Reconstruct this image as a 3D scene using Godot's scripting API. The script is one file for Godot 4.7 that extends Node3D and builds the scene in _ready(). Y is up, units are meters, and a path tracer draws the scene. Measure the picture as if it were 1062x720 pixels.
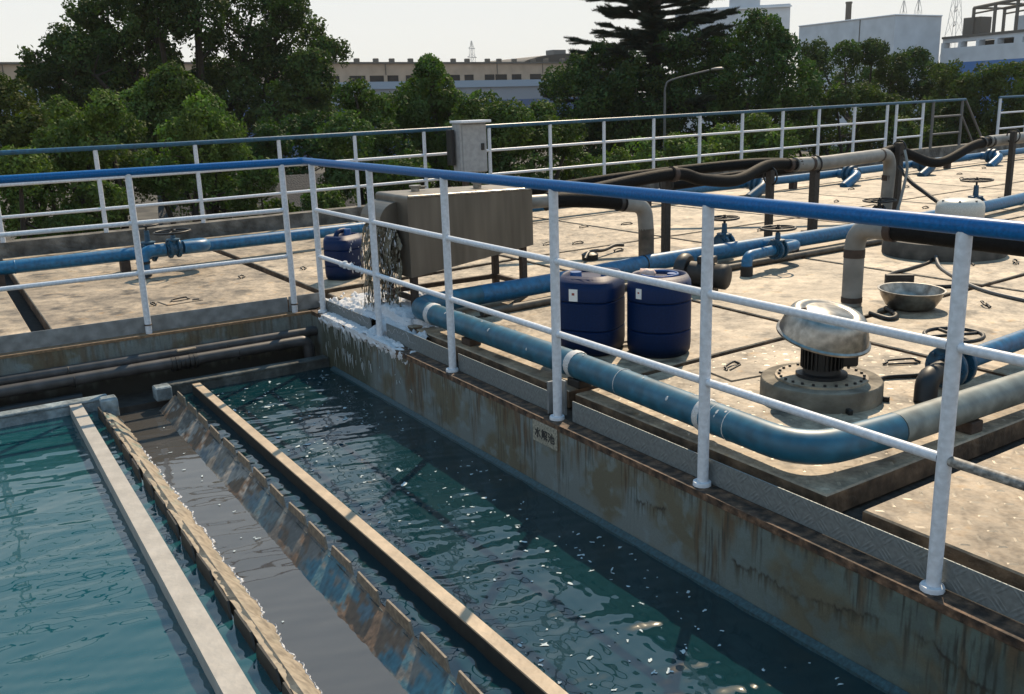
extends Node3D
# A water treatment basin with weirs, railings, pipework and covered decks, seen against trees and factories.

var OFF := Vector3.ZERO          # base of the thing being built; shapes are written in world coordinates
var used := {}
var M := {}
var rng := RandomNumberGenerator.new()
const DECK := 0.1                # top of the cover panels
const WATER := -0.36
const WIDE := 1.0

func _ready() -> void:
	rng.seed = 20
	# camera
	var cam := Camera3D.new()
	cam.name = "camera"
	cam.position = Vector3(-2.389, 1.463, 6.683)
	cam.rotation_degrees = Vector3(-14.537, -31.566, -1.878)
	cam.fov = 40.37
	cam.near = 0.05
	cam.far = 3000.0
	add_child(cam)
	cam.current = true
	# sky, haze and exposure
	var env := Environment.new()
	env.background_mode = Environment.BG_SKY
	var sm := ProceduralSkyMaterial.new()
	sm.sky_top_color = Color(0.36, 0.585, 0.75)
	sm.sky_horizon_color = Color(0.875, 0.865, 0.835)
	sm.sky_curve = 0.4
	sm.sky_energy_multiplier = 1.08
	sm.ground_horizon_color = Color(0.62, 0.60, 0.56)
	sm.ground_bottom_color = Color(0.22, 0.21, 0.19)
	sm.sun_angle_max = 30.0
	var sky := Sky.new()
	sky.sky_material = sm
	env.sky = sky
	env.ambient_light_source = Environment.AMBIENT_SOURCE_SKY
	env.tonemap_mode = Environment.TONE_MAPPER_LINEAR
	env.tonemap_exposure = 1.18
	env.fog_enabled = true
	env.fog_density = 0.0004
	env.fog_light_color = Color(0.86, 0.87, 0.87)
	env.sdfgi_enabled = true
	env.ssao_enabled = true
	env.ssil_enabled = true
	var we := WorldEnvironment.new()
	we.name = "environment"
	we.environment = env
	add_child(we)
	# the sun stands ahead and to the right, so everything is lit from behind
	var sun := DirectionalLight3D.new()
	sun.name = "sun"
	sun.light_color = Color(1.0, 0.91, 0.78)
	sun.light_energy = 1.6
	sun.light_angular_distance = 0.5
	sun.shadow_enabled = true
	add_child(sun)
	sun.look_at_from_position(Vector3(0.543, 0.701, -0.462) * 50.0, Vector3.ZERO)
	make_materials()
	make_waves()
	build_land()
	build_deck()
	build_basin()
	build_pool_railing()
	build_back_fence()
	build_pipes()
	build_objects()
	build_factories()
	build_trees()
	build_street()

# ------------------------------------------------------------------ mesh builder
class MB:
	var o: Vector3
	var v := PackedVector3Array()
	var n := PackedVector3Array()
	var t := PackedVector2Array()
	var ix := PackedInt32Array()
	var col := PackedColorArray()
	func _init(off: Vector3) -> void:
		o = off
	func vert(p: Vector3, nn: Vector3, uv := Vector2.ZERO) -> int:
		v.append(p - o); n.append(nn); t.append(uv)
		return v.size() - 1
	func tri_i(a: int, b: int, c: int) -> void:      # counter-clockwise in, clockwise out
		ix.append(a); ix.append(c); ix.append(b)
	func tri(a: Vector3, b: Vector3, c: Vector3) -> void:
		var nn := (b - a).cross(c - a).normalized()
		var i := vert(a, nn); vert(b, nn); vert(c, nn)
		tri_i(i, i + 1, i + 2)
	func quad(a: Vector3, b: Vector3, c: Vector3, d: Vector3) -> void:
		var nn := (c - a).cross(d - b).normalized()
		var i := vert(a, nn); vert(b, nn); vert(c, nn); vert(d, nn)
		tri_i(i, i + 1, i + 2); tri_i(i, i + 2, i + 3)
	func quad_uv(a: Vector3, b: Vector3, c: Vector3, d: Vector3, ua: Vector2, ub: Vector2, uc: Vector2, ud: Vector2) -> void:
		var nn := (c - a).cross(d - b).normalized()
		var i := vert(a, nn, ua); vert(b, nn, ub); vert(c, nn, uc); vert(d, nn, ud)
		tri_i(i, i + 1, i + 2); tri_i(i, i + 2, i + 3)
	func quad_out(a: Vector3, b: Vector3, c: Vector3, d: Vector3, mid: Vector3) -> void:
		if (c - a).cross(d - b).dot((a + b + c + d) / 4.0 - mid) < 0.0: quad(a, d, c, b)
		else: quad(a, b, c, d)
	func tri_out(a: Vector3, b: Vector3, c: Vector3, mid: Vector3) -> void:
		if (b - a).cross(c - a).dot((a + b + c) / 3.0 - mid) < 0.0: tri(a, c, b)
		else: tri(a, b, c)
	func box(c: Vector3, s: Vector3, bev := 0.0, bs := Basis.IDENTITY) -> void:
		var h := s / 2.0
		bev = min(bev, min(h.x, min(h.y, h.z)) * 0.9)
		var P := func(sg: Vector3, ax: int) -> Vector3:
			var p := Vector3(sg.x * (h.x - (0.0 if ax == 0 else bev)), sg.y * (h.y - (0.0 if ax == 1 else bev)), sg.z * (h.z - (0.0 if ax == 2 else bev)))
			return c + bs * p
		for ax in 3:
			var b := (ax + 1) % 3
			var d := (ax + 2) % 3
			for s1 in [-1.0, 1.0]:
				var q: Array[Vector3] = []
				for k in [[-1.0, -1.0], [1.0, -1.0], [1.0, 1.0], [-1.0, 1.0]]:
					var sg := Vector3.ZERO
					sg[ax] = s1; sg[b] = k[0]; sg[d] = k[1]
					q.append(P.call(sg, ax))
				quad_out(q[0], q[1], q[2], q[3], c)
			if bev > 0.0:
				for s1 in [-1.0, 1.0]:
					for s2 in [-1.0, 1.0]:
						var g := Vector3.ZERO
						var e := Vector3.ZERO
						g[ax] = s1; g[b] = s2; g[d] = -1.0
						e[ax] = s1; e[b] = s2; e[d] = 1.0
						quad_out(P.call(g, ax), P.call(e, ax), P.call(e, b), P.call(g, b), c)
		if bev > 0.0:
			for x in [-1.0, 1.0]:
				for y in [-1.0, 1.0]:
					for z in [-1.0, 1.0]:
						var sg := Vector3(x, y, z)
						tri_out(P.call(sg, 0), P.call(sg, 1), P.call(sg, 2), c)
	func tube(pts: Array, r, seg := 12, caps := true) -> void:   # r: one radius or one per point
		var m := pts.size()
		var up := Vector3.UP
		var d0: Vector3 = (pts[1] - pts[0]).normalized()
		if abs(d0.dot(up)) > 0.95: up = Vector3.RIGHT
		var side := d0.cross(up).normalized()
		var pv := 0
		for i in m:
			var d: Vector3
			if i == 0: d = d0
			elif i == m - 1: d = (pts[i] - pts[i - 1]).normalized()
			else: d = ((pts[i + 1] - pts[i]).normalized() + (pts[i] - pts[i - 1]).normalized()).normalized()
			side = (side - d * side.dot(d)).normalized()
			var w := d.cross(side)
			var rr: float = r[i] if r is Array else r
			var start := v.size()
			for k in seg + 1:
				var a := TAU * k / seg
				var nn := side * cos(a) + w * sin(a)
				vert(pts[i] + nn * rr, nn, Vector2(float(k) / seg, float(i) / m))
			if i > 0:
				for k in seg:
					tri_i(pv + k, pv + k + 1, start + k + 1)
					tri_i(pv + k, start + k + 1, start + k)
			pv = start
			if caps and (i == 0 or i == m - 1):
				var nn2 := -d if i == 0 else d
				var cc := vert(pts[i], nn2)
				for k in seg:
					var a1 := TAU * k / seg
					var a2 := TAU * (k + 1) / seg
					var p1 := vert(pts[i] + (side * cos(a1) + w * sin(a1)) * rr, nn2)
					var p2 := vert(pts[i] + (side * cos(a2) + w * sin(a2)) * rr, nn2)
					if i == 0: tri_i(cc, p2, p1)
					else: tri_i(cc, p1, p2)
	func lathe(prof: Array, at: Vector3, bs := Basis.IDENTITY, seg := 24, sx := 1.0, sz := 1.0, power := 2.0) -> void:
		# profile of (radius, height) points, turned round the local y axis; each band keeps its own edges
		for j in prof.size() - 1:
			var a: Vector2 = prof[j]
			var b: Vector2 = prof[j + 1]
			var s := b - a
			if s.length() < 1e-6: continue
			var np := Vector2(s.y, -s.x).normalized()
			var na := np
			var nb_ := np
			if j > 0:
				var q: Vector2 = a - prof[j - 1]
				var qn := Vector2(q.y, -q.x).normalized()
				if qn.dot(np) > 0.7: na = (qn + np).normalized()
			if j < prof.size() - 2:
				var q2: Vector2 = prof[j + 2] - b
				var qn2 := Vector2(q2.y, -q2.x).normalized()
				if qn2.dot(np) > 0.7: nb_ = (qn2 + np).normalized()
			var st := v.size()
			for k in seg + 1:
				var an := TAU * k / seg
				var c0 := cos(an)
				var s0 := sin(an)
				var cx := signf(c0) * pow(absf(c0), 2.0 / power) * sx
				var cz := signf(s0) * pow(absf(s0), 2.0 / power) * sz
				var rad := Vector3(signf(c0) * pow(absf(c0), 2.0 - 2.0 / power) / sx, 0, signf(s0) * pow(absf(s0), 2.0 - 2.0 / power) / sz).normalized()
				vert(at + bs * Vector3(cx * a.x, a.y, cz * a.x), (bs * (rad * na.x + Vector3.UP * na.y)).normalized(), Vector2(float(k) / seg, a.y))
				vert(at + bs * Vector3(cx * b.x, b.y, cz * b.x), (bs * (rad * nb_.x + Vector3.UP * nb_.y)).normalized(), Vector2(float(k) / seg, b.y))
			for k in seg:
				var q0 := st + k * 2
				tri_i(q0, q0 + 1, q0 + 3); tri_i(q0, q0 + 3, q0 + 2)
	func torus(at: Vector3, bs: Basis, R: float, r: float, seg := 24, sides := 8) -> void:
		var pts := []
		for k in seg + 1:
			var a := TAU * k / seg
			pts.append(at + bs * Vector3(cos(a) * R, 0, sin(a) * R))
		tube(pts, r, sides, false)
	func prism(poly: Array, at: Vector3, bs: Basis, depth: float) -> void:
		# polygon in the local xy plane, extruded along local z from 0 to depth
		var p2 := PackedVector2Array(poly)
		if Geometry2D.is_polygon_clockwise(p2): p2.reverse()
		var tr := Geometry2D.triangulate_polygon(p2)
		var f := bs.z.normalized()
		for q in [[0.0, -1.0], [depth, 1.0]]:
			var base := v.size()
			for p in p2: vert(at + bs * Vector3(p.x, p.y, q[0]), f * q[1])
			for k in range(0, tr.size(), 3):
				var a := p2[tr[k]]
				var b := p2[tr[k + 1]]
				var c := p2[tr[k + 2]]
				var ccw: bool = (b - a).cross(c - a) > 0.0
				if ccw == (q[1] > 0.0): tri_i(base + tr[k], base + tr[k + 1], base + tr[k + 2])
				else: tri_i(base + tr[k], base + tr[k + 2], base + tr[k + 1])
		for k in p2.size():
			var a := p2[k]
			var b := p2[(k + 1) % p2.size()]
			quad(at + bs * Vector3(a.x, a.y, 0), at + bs * Vector3(b.x, b.y, 0), at + bs * Vector3(b.x, b.y, depth), at + bs * Vector3(a.x, a.y, depth))
	func blob(c: Vector3, r: Vector3, noise: FastNoiseLite, amp: float, rings := 8, seg := 12) -> void:
		var st := v.size()
		for i in rings + 1:
			var th := PI * i / rings
			for k in seg + 1:
				var ph := TAU * k / seg
				var d := Vector3(sin(th) * cos(ph), cos(th), sin(th) * sin(ph))
				var p := c + d * r
				p += d * r * noise.get_noise_3dv(p) * amp
				vert(p, d)
		for i in rings:
			for k in seg:
				var a := st + i * (seg + 1) + k
				tri_i(a, a + 1, a + seg + 2); tri_i(a, a + seg + 2, a + seg + 1)
	func mesh() -> ArrayMesh:
		var a := []
		a.resize(Mesh.ARRAY_MAX)
		a[Mesh.ARRAY_VERTEX] = v; a[Mesh.ARRAY_NORMAL] = n; a[Mesh.ARRAY_TEX_UV] = t; a[Mesh.ARRAY_INDEX] = ix
		if col.size() == v.size(): a[Mesh.ARRAY_COLOR] = col
		var m := ArrayMesh.new()
		m.add_surface_from_arrays(Mesh.PRIMITIVE_TRIANGLES, a)
		return m

# ------------------------------------------------------------------ scene helpers
func nb() -> MB:
	return MB.new(OFF)

func numbered(parent: Node, called: String) -> String:
	var key := str(parent.get_instance_id()) + called
	var k: int = used.get(key, 0)
	used[key] = k + 1
	return called if k == 0 else "%s_%03d" % [called, k]

func thing(called: String, label: String, category: String, at: Vector3, group := "") -> Node3D:
	var o := Node3D.new()
	o.name = numbered(self, called)
	o.position = at
	add_child(o, true)
	o.set_meta("label", label); o.set_meta("category", category)
	if group: o.set_meta("group", group)
	OFF = at
	return o

func part(parent: Node, called: String, mb: MB, m: Material, label := "", stuff := false) -> MeshInstance3D:
	var o := MeshInstance3D.new()
	o.name = numbered(parent, called)
	o.mesh = mb.mesh()
	o.material_override = m
	parent.add_child(o, true)
	if label: o.set_meta("label", label)
	if stuff: o.set_meta("kind", "stuff")
	return o

func solo(called: String, label: String, category: String, mb: MB, m: Material, group := "") -> MeshInstance3D:
	var o := part(self, called, mb, m)
	o.position = OFF
	o.set_meta("label", label); o.set_meta("category", category)
	if group: o.set_meta("group", group)
	return o

func struct(called: String, mb: MB, m: Material, label: String, kind := "structure") -> MeshInstance3D:
	var o := part(self, called, mb, m)
	o.position = OFF
	o.set_meta("kind", kind); o.set_meta("label", label)
	o.set_meta("category", called.replace("_", " "))
	return o

func fillet(pts: Array, r: float, k := 6) -> Array:
	var out := [pts[0]]
	for i in range(1, pts.size() - 1):
		var p: Vector3 = pts[i]
		var a: Vector3 = pts[i - 1] - p
		var b: Vector3 = pts[i + 1] - p
		var q := minf(r, minf(a.length(), b.length()) * 0.48)
		var s := p + a.normalized() * q
		var e := p + b.normalized() * q
		for j in k + 1:
			var u := float(j) / k
			out.append(s.lerp(p, u).lerp(p.lerp(e, u), u))
	out.append(pts[pts.size() - 1])
	return out

func smooth(pts: Array, per := 8) -> Array:      # a curve through the points
	var out := []
	for i in pts.size() - 1:
		var p0: Vector3 = pts[max(i - 1, 0)]
		var p1: Vector3 = pts[i]
		var p2: Vector3 = pts[i + 1]
		var p3: Vector3 = pts[min(i + 2, pts.size() - 1)]
		for j in per: out.append(p1.cubic_interpolate(p2, p0, p3, float(j) / per))
	out.append(pts[pts.size() - 1])
	return out

func looking(dir: Vector3) -> Basis:             # local y along dir
	var y := dir.normalized()
	var x := y.cross(Vector3.UP if absf(y.y) < 0.9 else Vector3.RIGHT).normalized()
	return Basis(x, y, x.cross(y))

# ------------------------------------------------------------------ materials
func lin(r: float, g: float, b: float) -> Color:
	return Color(r, g, b).linear_to_srgb()

func noise_tex(freq: float, lo: float, hi: float, sd: int, oct := 4, kind := FastNoiseLite.TYPE_SIMPLEX_SMOOTH, size := 512) -> NoiseTexture2D:
	var t := NoiseTexture2D.new()
	var f := FastNoiseLite.new()
	f.noise_type = kind; f.seed = sd; f.frequency = freq; f.fractal_octaves = oct
	t.noise = f; t.seamless = true; t.width = size; t.height = size
	var g := Gradient.new()
	g.set_color(0, Color(lo, lo, lo)); g.set_color(1, Color(hi, hi, hi))
	t.color_ramp = g
	return t

func bump_tex(freq: float, sd: int, strength: float, oct := 3, size := 512) -> NoiseTexture2D:
	var t := NoiseTexture2D.new()
	var f := FastNoiseLite.new()
	f.seed = sd; f.frequency = freq; f.fractal_octaves = oct
	t.noise = f; t.seamless = true; t.width = size; t.height = size
	t.as_normal_map = true; t.bump_strength = strength
	return t

func mat(c: Color, rough: float, metal := 0.0, tex: Texture2D = null, scale := 1.0, nrm: Texture2D = null, nscale := 1.0) -> StandardMaterial3D:
	var m := StandardMaterial3D.new()
	m.albedo_color = c; m.roughness = rough; m.metallic = metal
	if tex or nrm:
		m.uv1_triplanar = true; m.uv1_world_triplanar = true
		m.uv1_scale = Vector3.ONE * scale
	if tex: m.albedo_texture = tex
	if nrm:
		m.normal_enabled = true; m.normal_texture = nrm; m.normal_scale = nscale
	return m

func seamless(freq: float, sd: int, w: int, oct := 4) -> PackedByteArray:
	var f := FastNoiseLite.new()
	f.seed = sd; f.frequency = freq; f.fractal_octaves = oct
	return f.get_seamless_image(w, w).get_data()

func deck_image() -> ImageTexture:               # 4 m of weathered, dusty plate: blotches, specks, rust and scuffs
	var W := 1024
	var a := seamless(0.006, 3, W, 5)
	var b := seamless(0.03, 8, W, 4)
	var c := seamless(0.16, 12, W, 3)
	var d := seamless(0.012, 21, W, 4)
	var out := PackedByteArray()
	out.resize(W * W * 3)
	for i in W * W:
		var big := a[i] / 255.0
		var mid := b[i] / 255.0
		var fine := c[i] / 255.0
		var k := 0.76 + 0.42 * (big - 0.5) + 0.30 * (mid - 0.5) + 0.22 * (fine - 0.5)
		if fine > 0.72 and mid > 0.5: k -= (fine - 0.72) * 1.3
		var wet_or_shade := clampf((d[i] / 255.0 - 0.66) * 5.0, 0.0, 1.0)
		k *= 1.0 - 0.42 * wet_or_shade
		var rust := clampf((mid - 0.68) * 4.0, 0.0, 1.0) * clampf((d[i] / 255.0 - 0.45) * 4.0, 0.0, 1.0)
		var r := k * (1.0 - 0.1 * rust)
		var g := k * (0.955 - 0.22 * rust)
		var bl := k * (0.885 - 0.38 * rust)
		out[i * 3] = clampi(int(r * 255), 0, 255)
		out[i * 3 + 1] = clampi(int(g * 255), 0, 255)
		out[i * 3 + 2] = clampi(int(bl * 255), 0, 255)
	return ImageTexture.create_from_image(Image.create_from_data(W, W, false, Image.FORMAT_RGB8, out))

func wall_image(W: int, H: int, metres: float, sd: int, foam0: float, foam1: float, green: float, rusty := 1.0, wet_or_shade := 9.0) -> ImageTexture:
	# old paint on concrete: patches, vertical rust and dirt runs under the ledge, a crack, plus painted shade low down
	var f := FastNoiseLite.new()
	f.seed = sd; f.frequency = 1.0; f.fractal_octaves = 4
	var out := PackedByteArray()
	out.resize(W * H * 3)
	for y in H:
		var v := float(y) / H                      # 0 at the ledge, 1 at the water
		for x in W:
			var z := metres * x / W
			var patch := f.get_noise_2d(z * 2.2, v * 1.1)
			var patch2 := f.get_noise_2d(z * 7.0 + 40.0, v * 3.0)
			var streak := f.get_noise_2d(z * 16.0 + 9.0, v * 0.9)
			var thin := f.get_noise_2d(z * 55.0 + 70.0, v * 1.3)
			var grain := f.get_noise_2d(z * 160.0, v * 60.0)
			var g := clampf((z - green) * 0.6, 0.0, 1.0)
			var c := Color(0.455, 0.485, 0.475).lerp(Color(0.34, 0.40, 0.37), g)
			c = c.lerp(Color(0.40, 0.365, 0.28), clampf(patch * 2.2 + 0.18, 0.0, 0.8))
			c = c.lerp(Color(0.50, 0.56, 0.57), clampf(patch2 * 2.0 - 0.25, 0.0, 0.6))
			var reach := clampf(0.55 + f.get_noise_1d(z * 3.1 + 20.0) * 1.4, 0.12, 1.3)
			var run := clampf(streak * 2.2 + f.get_noise_1d(z * 2.0 + 300.0) * 0.9 + 0.12, 0.0, 1.0) * clampf(1.25 - v / reach, 0.0, 1.0)
			c = c.lerp(Color(0.36, 0.25, 0.15), run * 0.68 * rusty)
			var dark := clampf(thin * 2.6 - 0.2, 0.0, 1.0) * clampf(1.3 - v / (reach * 1.2), 0.0, 1.0)
			c = c.lerp(Color(0.17, 0.17, 0.15), dark * (0.55 + 0.35 * g) * rusty)
			c = c.lerp(Color(0.20, 0.23, 0.20), clampf(patch2 * 1.6 + 0.25, 0.0, 1.0) * g * 0.65)
			var crack := 0.42 + 0.10 * f.get_noise_1d(z * 1.7 + 5.0) * 2.0 + 0.05 * f.get_noise_1d(z * 14.0) + 0.03 * f.get_noise_1d(z * 45.0)
			var cd := absf(v - crack)
			var on := clampf((z - 3.7) * 5.0, 0.0, 1.0) * clampf((5.6 - z) * 4.0, 0.0, 1.0) * clampf((f.get_noise_1d(z * 2.3 + 77.0) + 0.22) * 5.0, 0.0, 1.0)
			c = c.lerp(Color(0.13, 0.11, 0.09), clampf(1.0 - cd / 0.022, 0.0, 1.0) * on * clampf(0.5 + patch2 * 1.5, 0.15, 0.85))
			if v > crack: c = c.lerp(Color(0.22, 0.19, 0.13), clampf(1.0 - (v - crack) / (0.10 + 0.2 * maxf(thin, 0.0)), 0.0, 1.0) * on * clampf(thin * 2.0 + 0.6, 0.0, 1.0) * 0.7)
			c = c.lerp(Color(0.14, 0.13, 0.11), clampf((v - 0.86) * 5.0 + patch2 * 0.8, 0.0, 1.0) * 0.75)
			var fw := clampf((z - foam0) * 8.0, 0.0, 1.0) * clampf((foam1 - z) * 8.0, 0.0, 1.0)
			c = c.lerp(Color(0.20, 0.21, 0.14), fw * 0.65)
			c = c.lerp(Color(0.80, 0.84, 0.88), fw * clampf(thin * 3.0 - 0.5 + streak - v * 0.5, 0.0, 1.0) * 0.6)
			c = c.lerp(Color(0.115, 0.115, 0.10), clampf((v - wet_or_shade + 0.12 * patch + 0.1 * streak) * 5.0, 0.0, 0.88))  # shade painted into the lower wall colour, behind the trough pipes
			c = c * (0.90 + 0.10 * grain)
			var i := (y * W + x) * 3
			out[i] = clampi(int(c.r * 255), 0, 255); out[i + 1] = clampi(int(c.g * 255), 0, 255); out[i + 2] = clampi(int(c.b * 255), 0, 255)
	return ImageTexture.create_from_image(Image.create_from_data(W, H, false, Image.FORMAT_RGB8, out))

func tread_normal(W: int) -> ImageTexture:        # five-bar style tread: short raised bars, alternate pairs turned across
	var h := Image.create(W, W, false, Image.FORMAT_RF)
	var cells := 4
	for y in W:
		for x in W:
			var u := float(x) / W * cells
			var w := float(y) / W * cells
			var odd := (int(u) + int(w)) % 2
			var p := Vector2(fposmod(u, 1.0) - 0.5, fposmod(w, 1.0) - 0.5)
			var a := p.x + p.y if odd == 0 else p.x - p.y
			var b := p.x - p.y if odd == 0 else p.x + p.y
			var best := 0.0
			for k in [-0.3, 0.0, 0.3]:
				var e := 1.0 - pow(absf(a) / 0.62, 4.0) - pow(absf(b - k) / 0.10, 2.0)
				best = maxf(best, e)
			h.set_pixel(x, y, Color(clampf(best, 0.0, 1.0), 0, 0))
	h.convert(Image.FORMAT_RGBA8)
	h.bump_map_to_normal_map(6.0)
	return ImageTexture.create_from_image(h)

func make_materials() -> void:
	var grime := noise_tex(0.012, 0.45, 1.0, 5, 5)
	var mottled := noise_tex(0.03, 0.62, 1.0, 11, 5)
	var speck := noise_tex(0.09, 0.7, 1.0, 17, 3)
	var rough_n := bump_tex(0.05, 4, 5.0, 4)
	var deck := deck_image()
	M.deck = []
	for t in [[0.53, 0.47, 0.395], [0.48, 0.42, 0.35], [0.57, 0.505, 0.425], [0.40, 0.335, 0.265]]:
		M.deck.append(mat(lin(t[0], t[1], t[2]), 0.62, 0.0, deck, 0.25, rough_n, 0.35))
	M.panel_edge = mat(lin(0.25, 0.16, 0.095), 0.8, 0.0, grime, 1.2, rough_n, 0.4)
	M.tan_concrete = mat(lin(0.33, 0.285, 0.215), 0.85, 0.0, grime, 0.9, rough_n, 0.5)
	M.deck_dark = mat(lin(0.05, 0.045, 0.04), 0.9, 0.0, mottled, 0.7)
	M.lug = mat(lin(0.70, 0.64, 0.55), 0.42, 0.1, deck, 0.25)
	M.slab = mat(lin(0.05, 0.042, 0.035), 0.9, 0.0, mottled, 0.8, rough_n, 0.5)
	M.concrete = mat(lin(0.24, 0.225, 0.20), 0.88, 0.0, grime, 0.6, rough_n, 0.6)
	M.blue_concrete = mat(lin(0.34, 0.42, 0.46), 0.85, 0.0, grime, 0.9, rough_n, 0.7)
	M.dark_concrete = mat(lin(0.12, 0.135, 0.13), 0.85, 0.0, grime, 0.9, rough_n, 0.7)
	M.beam_grey = mat(lin(0.43, 0.395, 0.35), 0.6, 0.0, noise_tex(0.02, 0.86, 1.0, 24, 5), 0.7, rough_n, 0.15)
	M.cream_beam = mat(lin(0.50, 0.385, 0.265), 0.6, 0.0, noise_tex(0.02, 0.82, 1.0, 23, 5), 0.7, rough_n, 0.2)
	M.white_rust = mat(lin(0.70, 0.66, 0.60), 0.55, 0.0, noise_tex(0.09, 0.45, 1.0, 33, 4), 3.0)
	M.white = mat(lin(0.70, 0.735, 0.79), 0.45, 0.0, noise_tex(0.05, 0.84, 1.0, 19, 4), 1.5)
	M.white_worn = mat(lin(0.60, 0.56, 0.50), 0.6, 0.0, noise_tex(0.04, 0.25, 1.0, 31, 4), 1.6)
	M.rail_blue = mat(lin(0.005, 0.15, 0.43), 0.36, 0.0, speck, 1.5)
	M.rail_blue.metallic_specular = 0.35
	M.rail_dull = mat(lin(0.015, 0.12, 0.22), 0.42, 0.0, mottled, 1.0)
	M.pipe_blue = mat(lin(0.012, 0.175, 0.37), 0.42, 0.0, mottled, 1.2)
	M.pipe_worn = mat(lin(0.02, 0.155, 0.255), 0.42, 0.0, noise_tex(0.02, 0.62, 1.0, 41, 5), 1.0)
	M.pipe_faded = mat(lin(0.27, 0.31, 0.29), 0.5, 0.0, noise_tex(0.015, 0.55, 1.0, 43, 5), 1.0)
	M.valve = mat(lin(0.012, 0.10, 0.19), 0.45, 0.0, mottled, 2.0)
	M.tape = mat(lin(0.72, 0.73, 0.74), 0.6, 0.0, speck, 3.0)
	M.black = mat(lin(0.012, 0.012, 0.013), 0.5, 0.0, mottled, 2.0)
	M.rubber = mat(lin(0.008, 0.008, 0.008), 0.7, 0.0, mottled, 1.5, rough_n, 0.3)
	M.rubber.metallic_specular = 0.25
	M.paint_grey = mat(lin(0.36, 0.365, 0.37), 0.5, 0.0, noise_tex(0.02, 0.85, 1.0, 27, 4), 1.0)
	M.trough_pipe = mat(lin(0.075, 0.075, 0.08), 0.5, 0.0, grime, 1.0)
	M.grey_pipe = mat(lin(0.27, 0.262, 0.24), 0.5, 0.0, noise_tex(0.015, 0.72, 1.0, 39, 4), 0.8)
	M.brown_pipe = mat(lin(0.17, 0.135, 0.10), 0.6, 0.0, grime, 1.5)
	M.tan_edge = mat(lin(0.30, 0.19, 0.105), 0.7, 0.0, mottled, 2.0)
	M.rust = mat(lin(0.23, 0.13, 0.075), 0.75, 0.0, noise_tex(0.02, 0.15, 1.0, 47, 5), 1.5, rough_n, 0.5)
	M.dark_rust = mat(lin(0.075, 0.047, 0.034), 0.75, 0.0, mottled, 2.0)
	M.steel_post = mat(lin(0.045, 0.038, 0.033), 0.6, 0.2, mottled, 2.0)
	M.stainless = mat(lin(0.185, 0.168, 0.142), 0.42, 0.7, noise_tex(0.008, 0.78, 1.0, 51, 3), 0.6)
	M.stainless.uv1_scale = Vector3(2.2, 0.25, 2.2)
	M.stainless_dull = mat(lin(0.50, 0.47, 0.42), 0.3, 0.9, noise_tex(0.02, 0.6, 1.0, 53, 4), 2.0)
	M.aluminium = mat(lin(0.30, 0.32, 0.33), 0.55, 0.25, noise_tex(0.02, 0.7, 1.0, 37, 5), 0.8)
	M.tread = mat(lin(0.20, 0.225, 0.23), 0.5, 0.25, noise_tex(0.02, 0.82, 1.0, 29, 4), 1.0)
	M.tread.normal_enabled = true
	M.tread.normal_texture = tread_normal(256)
	M.tread.normal_scale = 0.16
	M.tread.uv1_scale = Vector3.ONE * 4.0
	M.drum = mat(lin(0.0015, 0.020, 0.088), 0.5, 0.0, speck, 1.5)
	M.drum.metallic_specular = 0.3
	M.drum_cap = mat(lin(0.008, 0.08, 0.26), 0.4)
	M.paper = mat(lin(0.75, 0.75, 0.73), 0.7)
	M.print_red = mat(lin(0.25, 0.05, 0.04), 0.7)
	M.bag = mat(lin(0.62, 0.46, 0.40), 0.6)
	M.foam = mat(lin(0.86, 0.88, 0.92), 0.85, 0.0, speck, 4.0, bump_tex(0.08, 61, 8.0, 4), 1.0)
	M.foam_wet = mat(lin(0.36, 0.40, 0.41), 0.4)
	M.foam.subsurf_scatter_enabled = false
	M.cap_white = mat(lin(0.72, 0.70, 0.63), 0.35, 0.0, speck, 2.0)
	M.fall = mat(lin(0.30, 0.28, 0.20), 0.12, 0.0, noise_tex(0.05, 0.3, 1.0, 67, 3), 4.0)
	M.sign = mat(lin(0.40, 0.375, 0.30), 0.6, 0.0, mottled, 4.0)
	M.ink = mat(lin(0.02, 0.02, 0.02), 0.6)
	M.crust = mat(lin(0.44, 0.345, 0.235), 0.85, 0.0, noise_tex(0.02, 0.3, 1.0, 71, 5), 1.6, bump_tex(0.045, 73, 10.0, 5), 1.0)
	M.weir = mat(lin(0.028, 0.028, 0.026), 0.6, 0.0, mottled, 2.0)
	M.weir_edge = mat(lin(0.26, 0.21, 0.155), 0.6, 0.0, mottled, 2.0)
	M.ground = mat(lin(0.10, 0.09, 0.07), 0.95, 0.0, grime, 0.1)
	M.bark = mat(lin(0.055, 0.042, 0.03), 0.9, 0.0, mottled, 1.5)
	M.roof_tile = mat(lin(0.06, 0.06, 0.063), 0.85, 0.0, mottled, 1.0, rough_n, 1.0)
	M.brick_wall = mat(lin(0.075, 0.07, 0.062), 0.9, 0.0, grime, 0.5)
	M.factory_beige = mat(lin(0.52, 0.38, 0.27), 0.8, 0.0, noise_tex(0.02, 0.85, 1.0, 81, 3), 0.05)
	M.factory_blue = mat(lin(0.26, 0.33, 0.42), 0.7)
	M.factory_grey = mat(lin(0.22, 0.25, 0.30), 0.7)
	M.factory_navy = mat(lin(0.03, 0.08, 0.20), 0.7)
	M.factory_white = mat(lin(0.60, 0.63, 0.67), 0.75, 0.0, noise_tex(0.02, 0.88, 1.0, 83, 3), 0.05)
	M.factory_white_edge = mat(lin(0.66, 0.68, 0.71), 0.75)
	M.sky_blue_band = mat(lin(0.03, 0.14, 0.38), 0.6)
	M.window_dark = mat(lin(0.012, 0.012, 0.014), 0.8)
	M.window_dark.metallic_specular = 0.1
	M.frame_brown = mat(lin(0.10, 0.085, 0.07), 0.7)
	M.pylon = mat(lin(0.25, 0.26, 0.28), 0.6)
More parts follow.
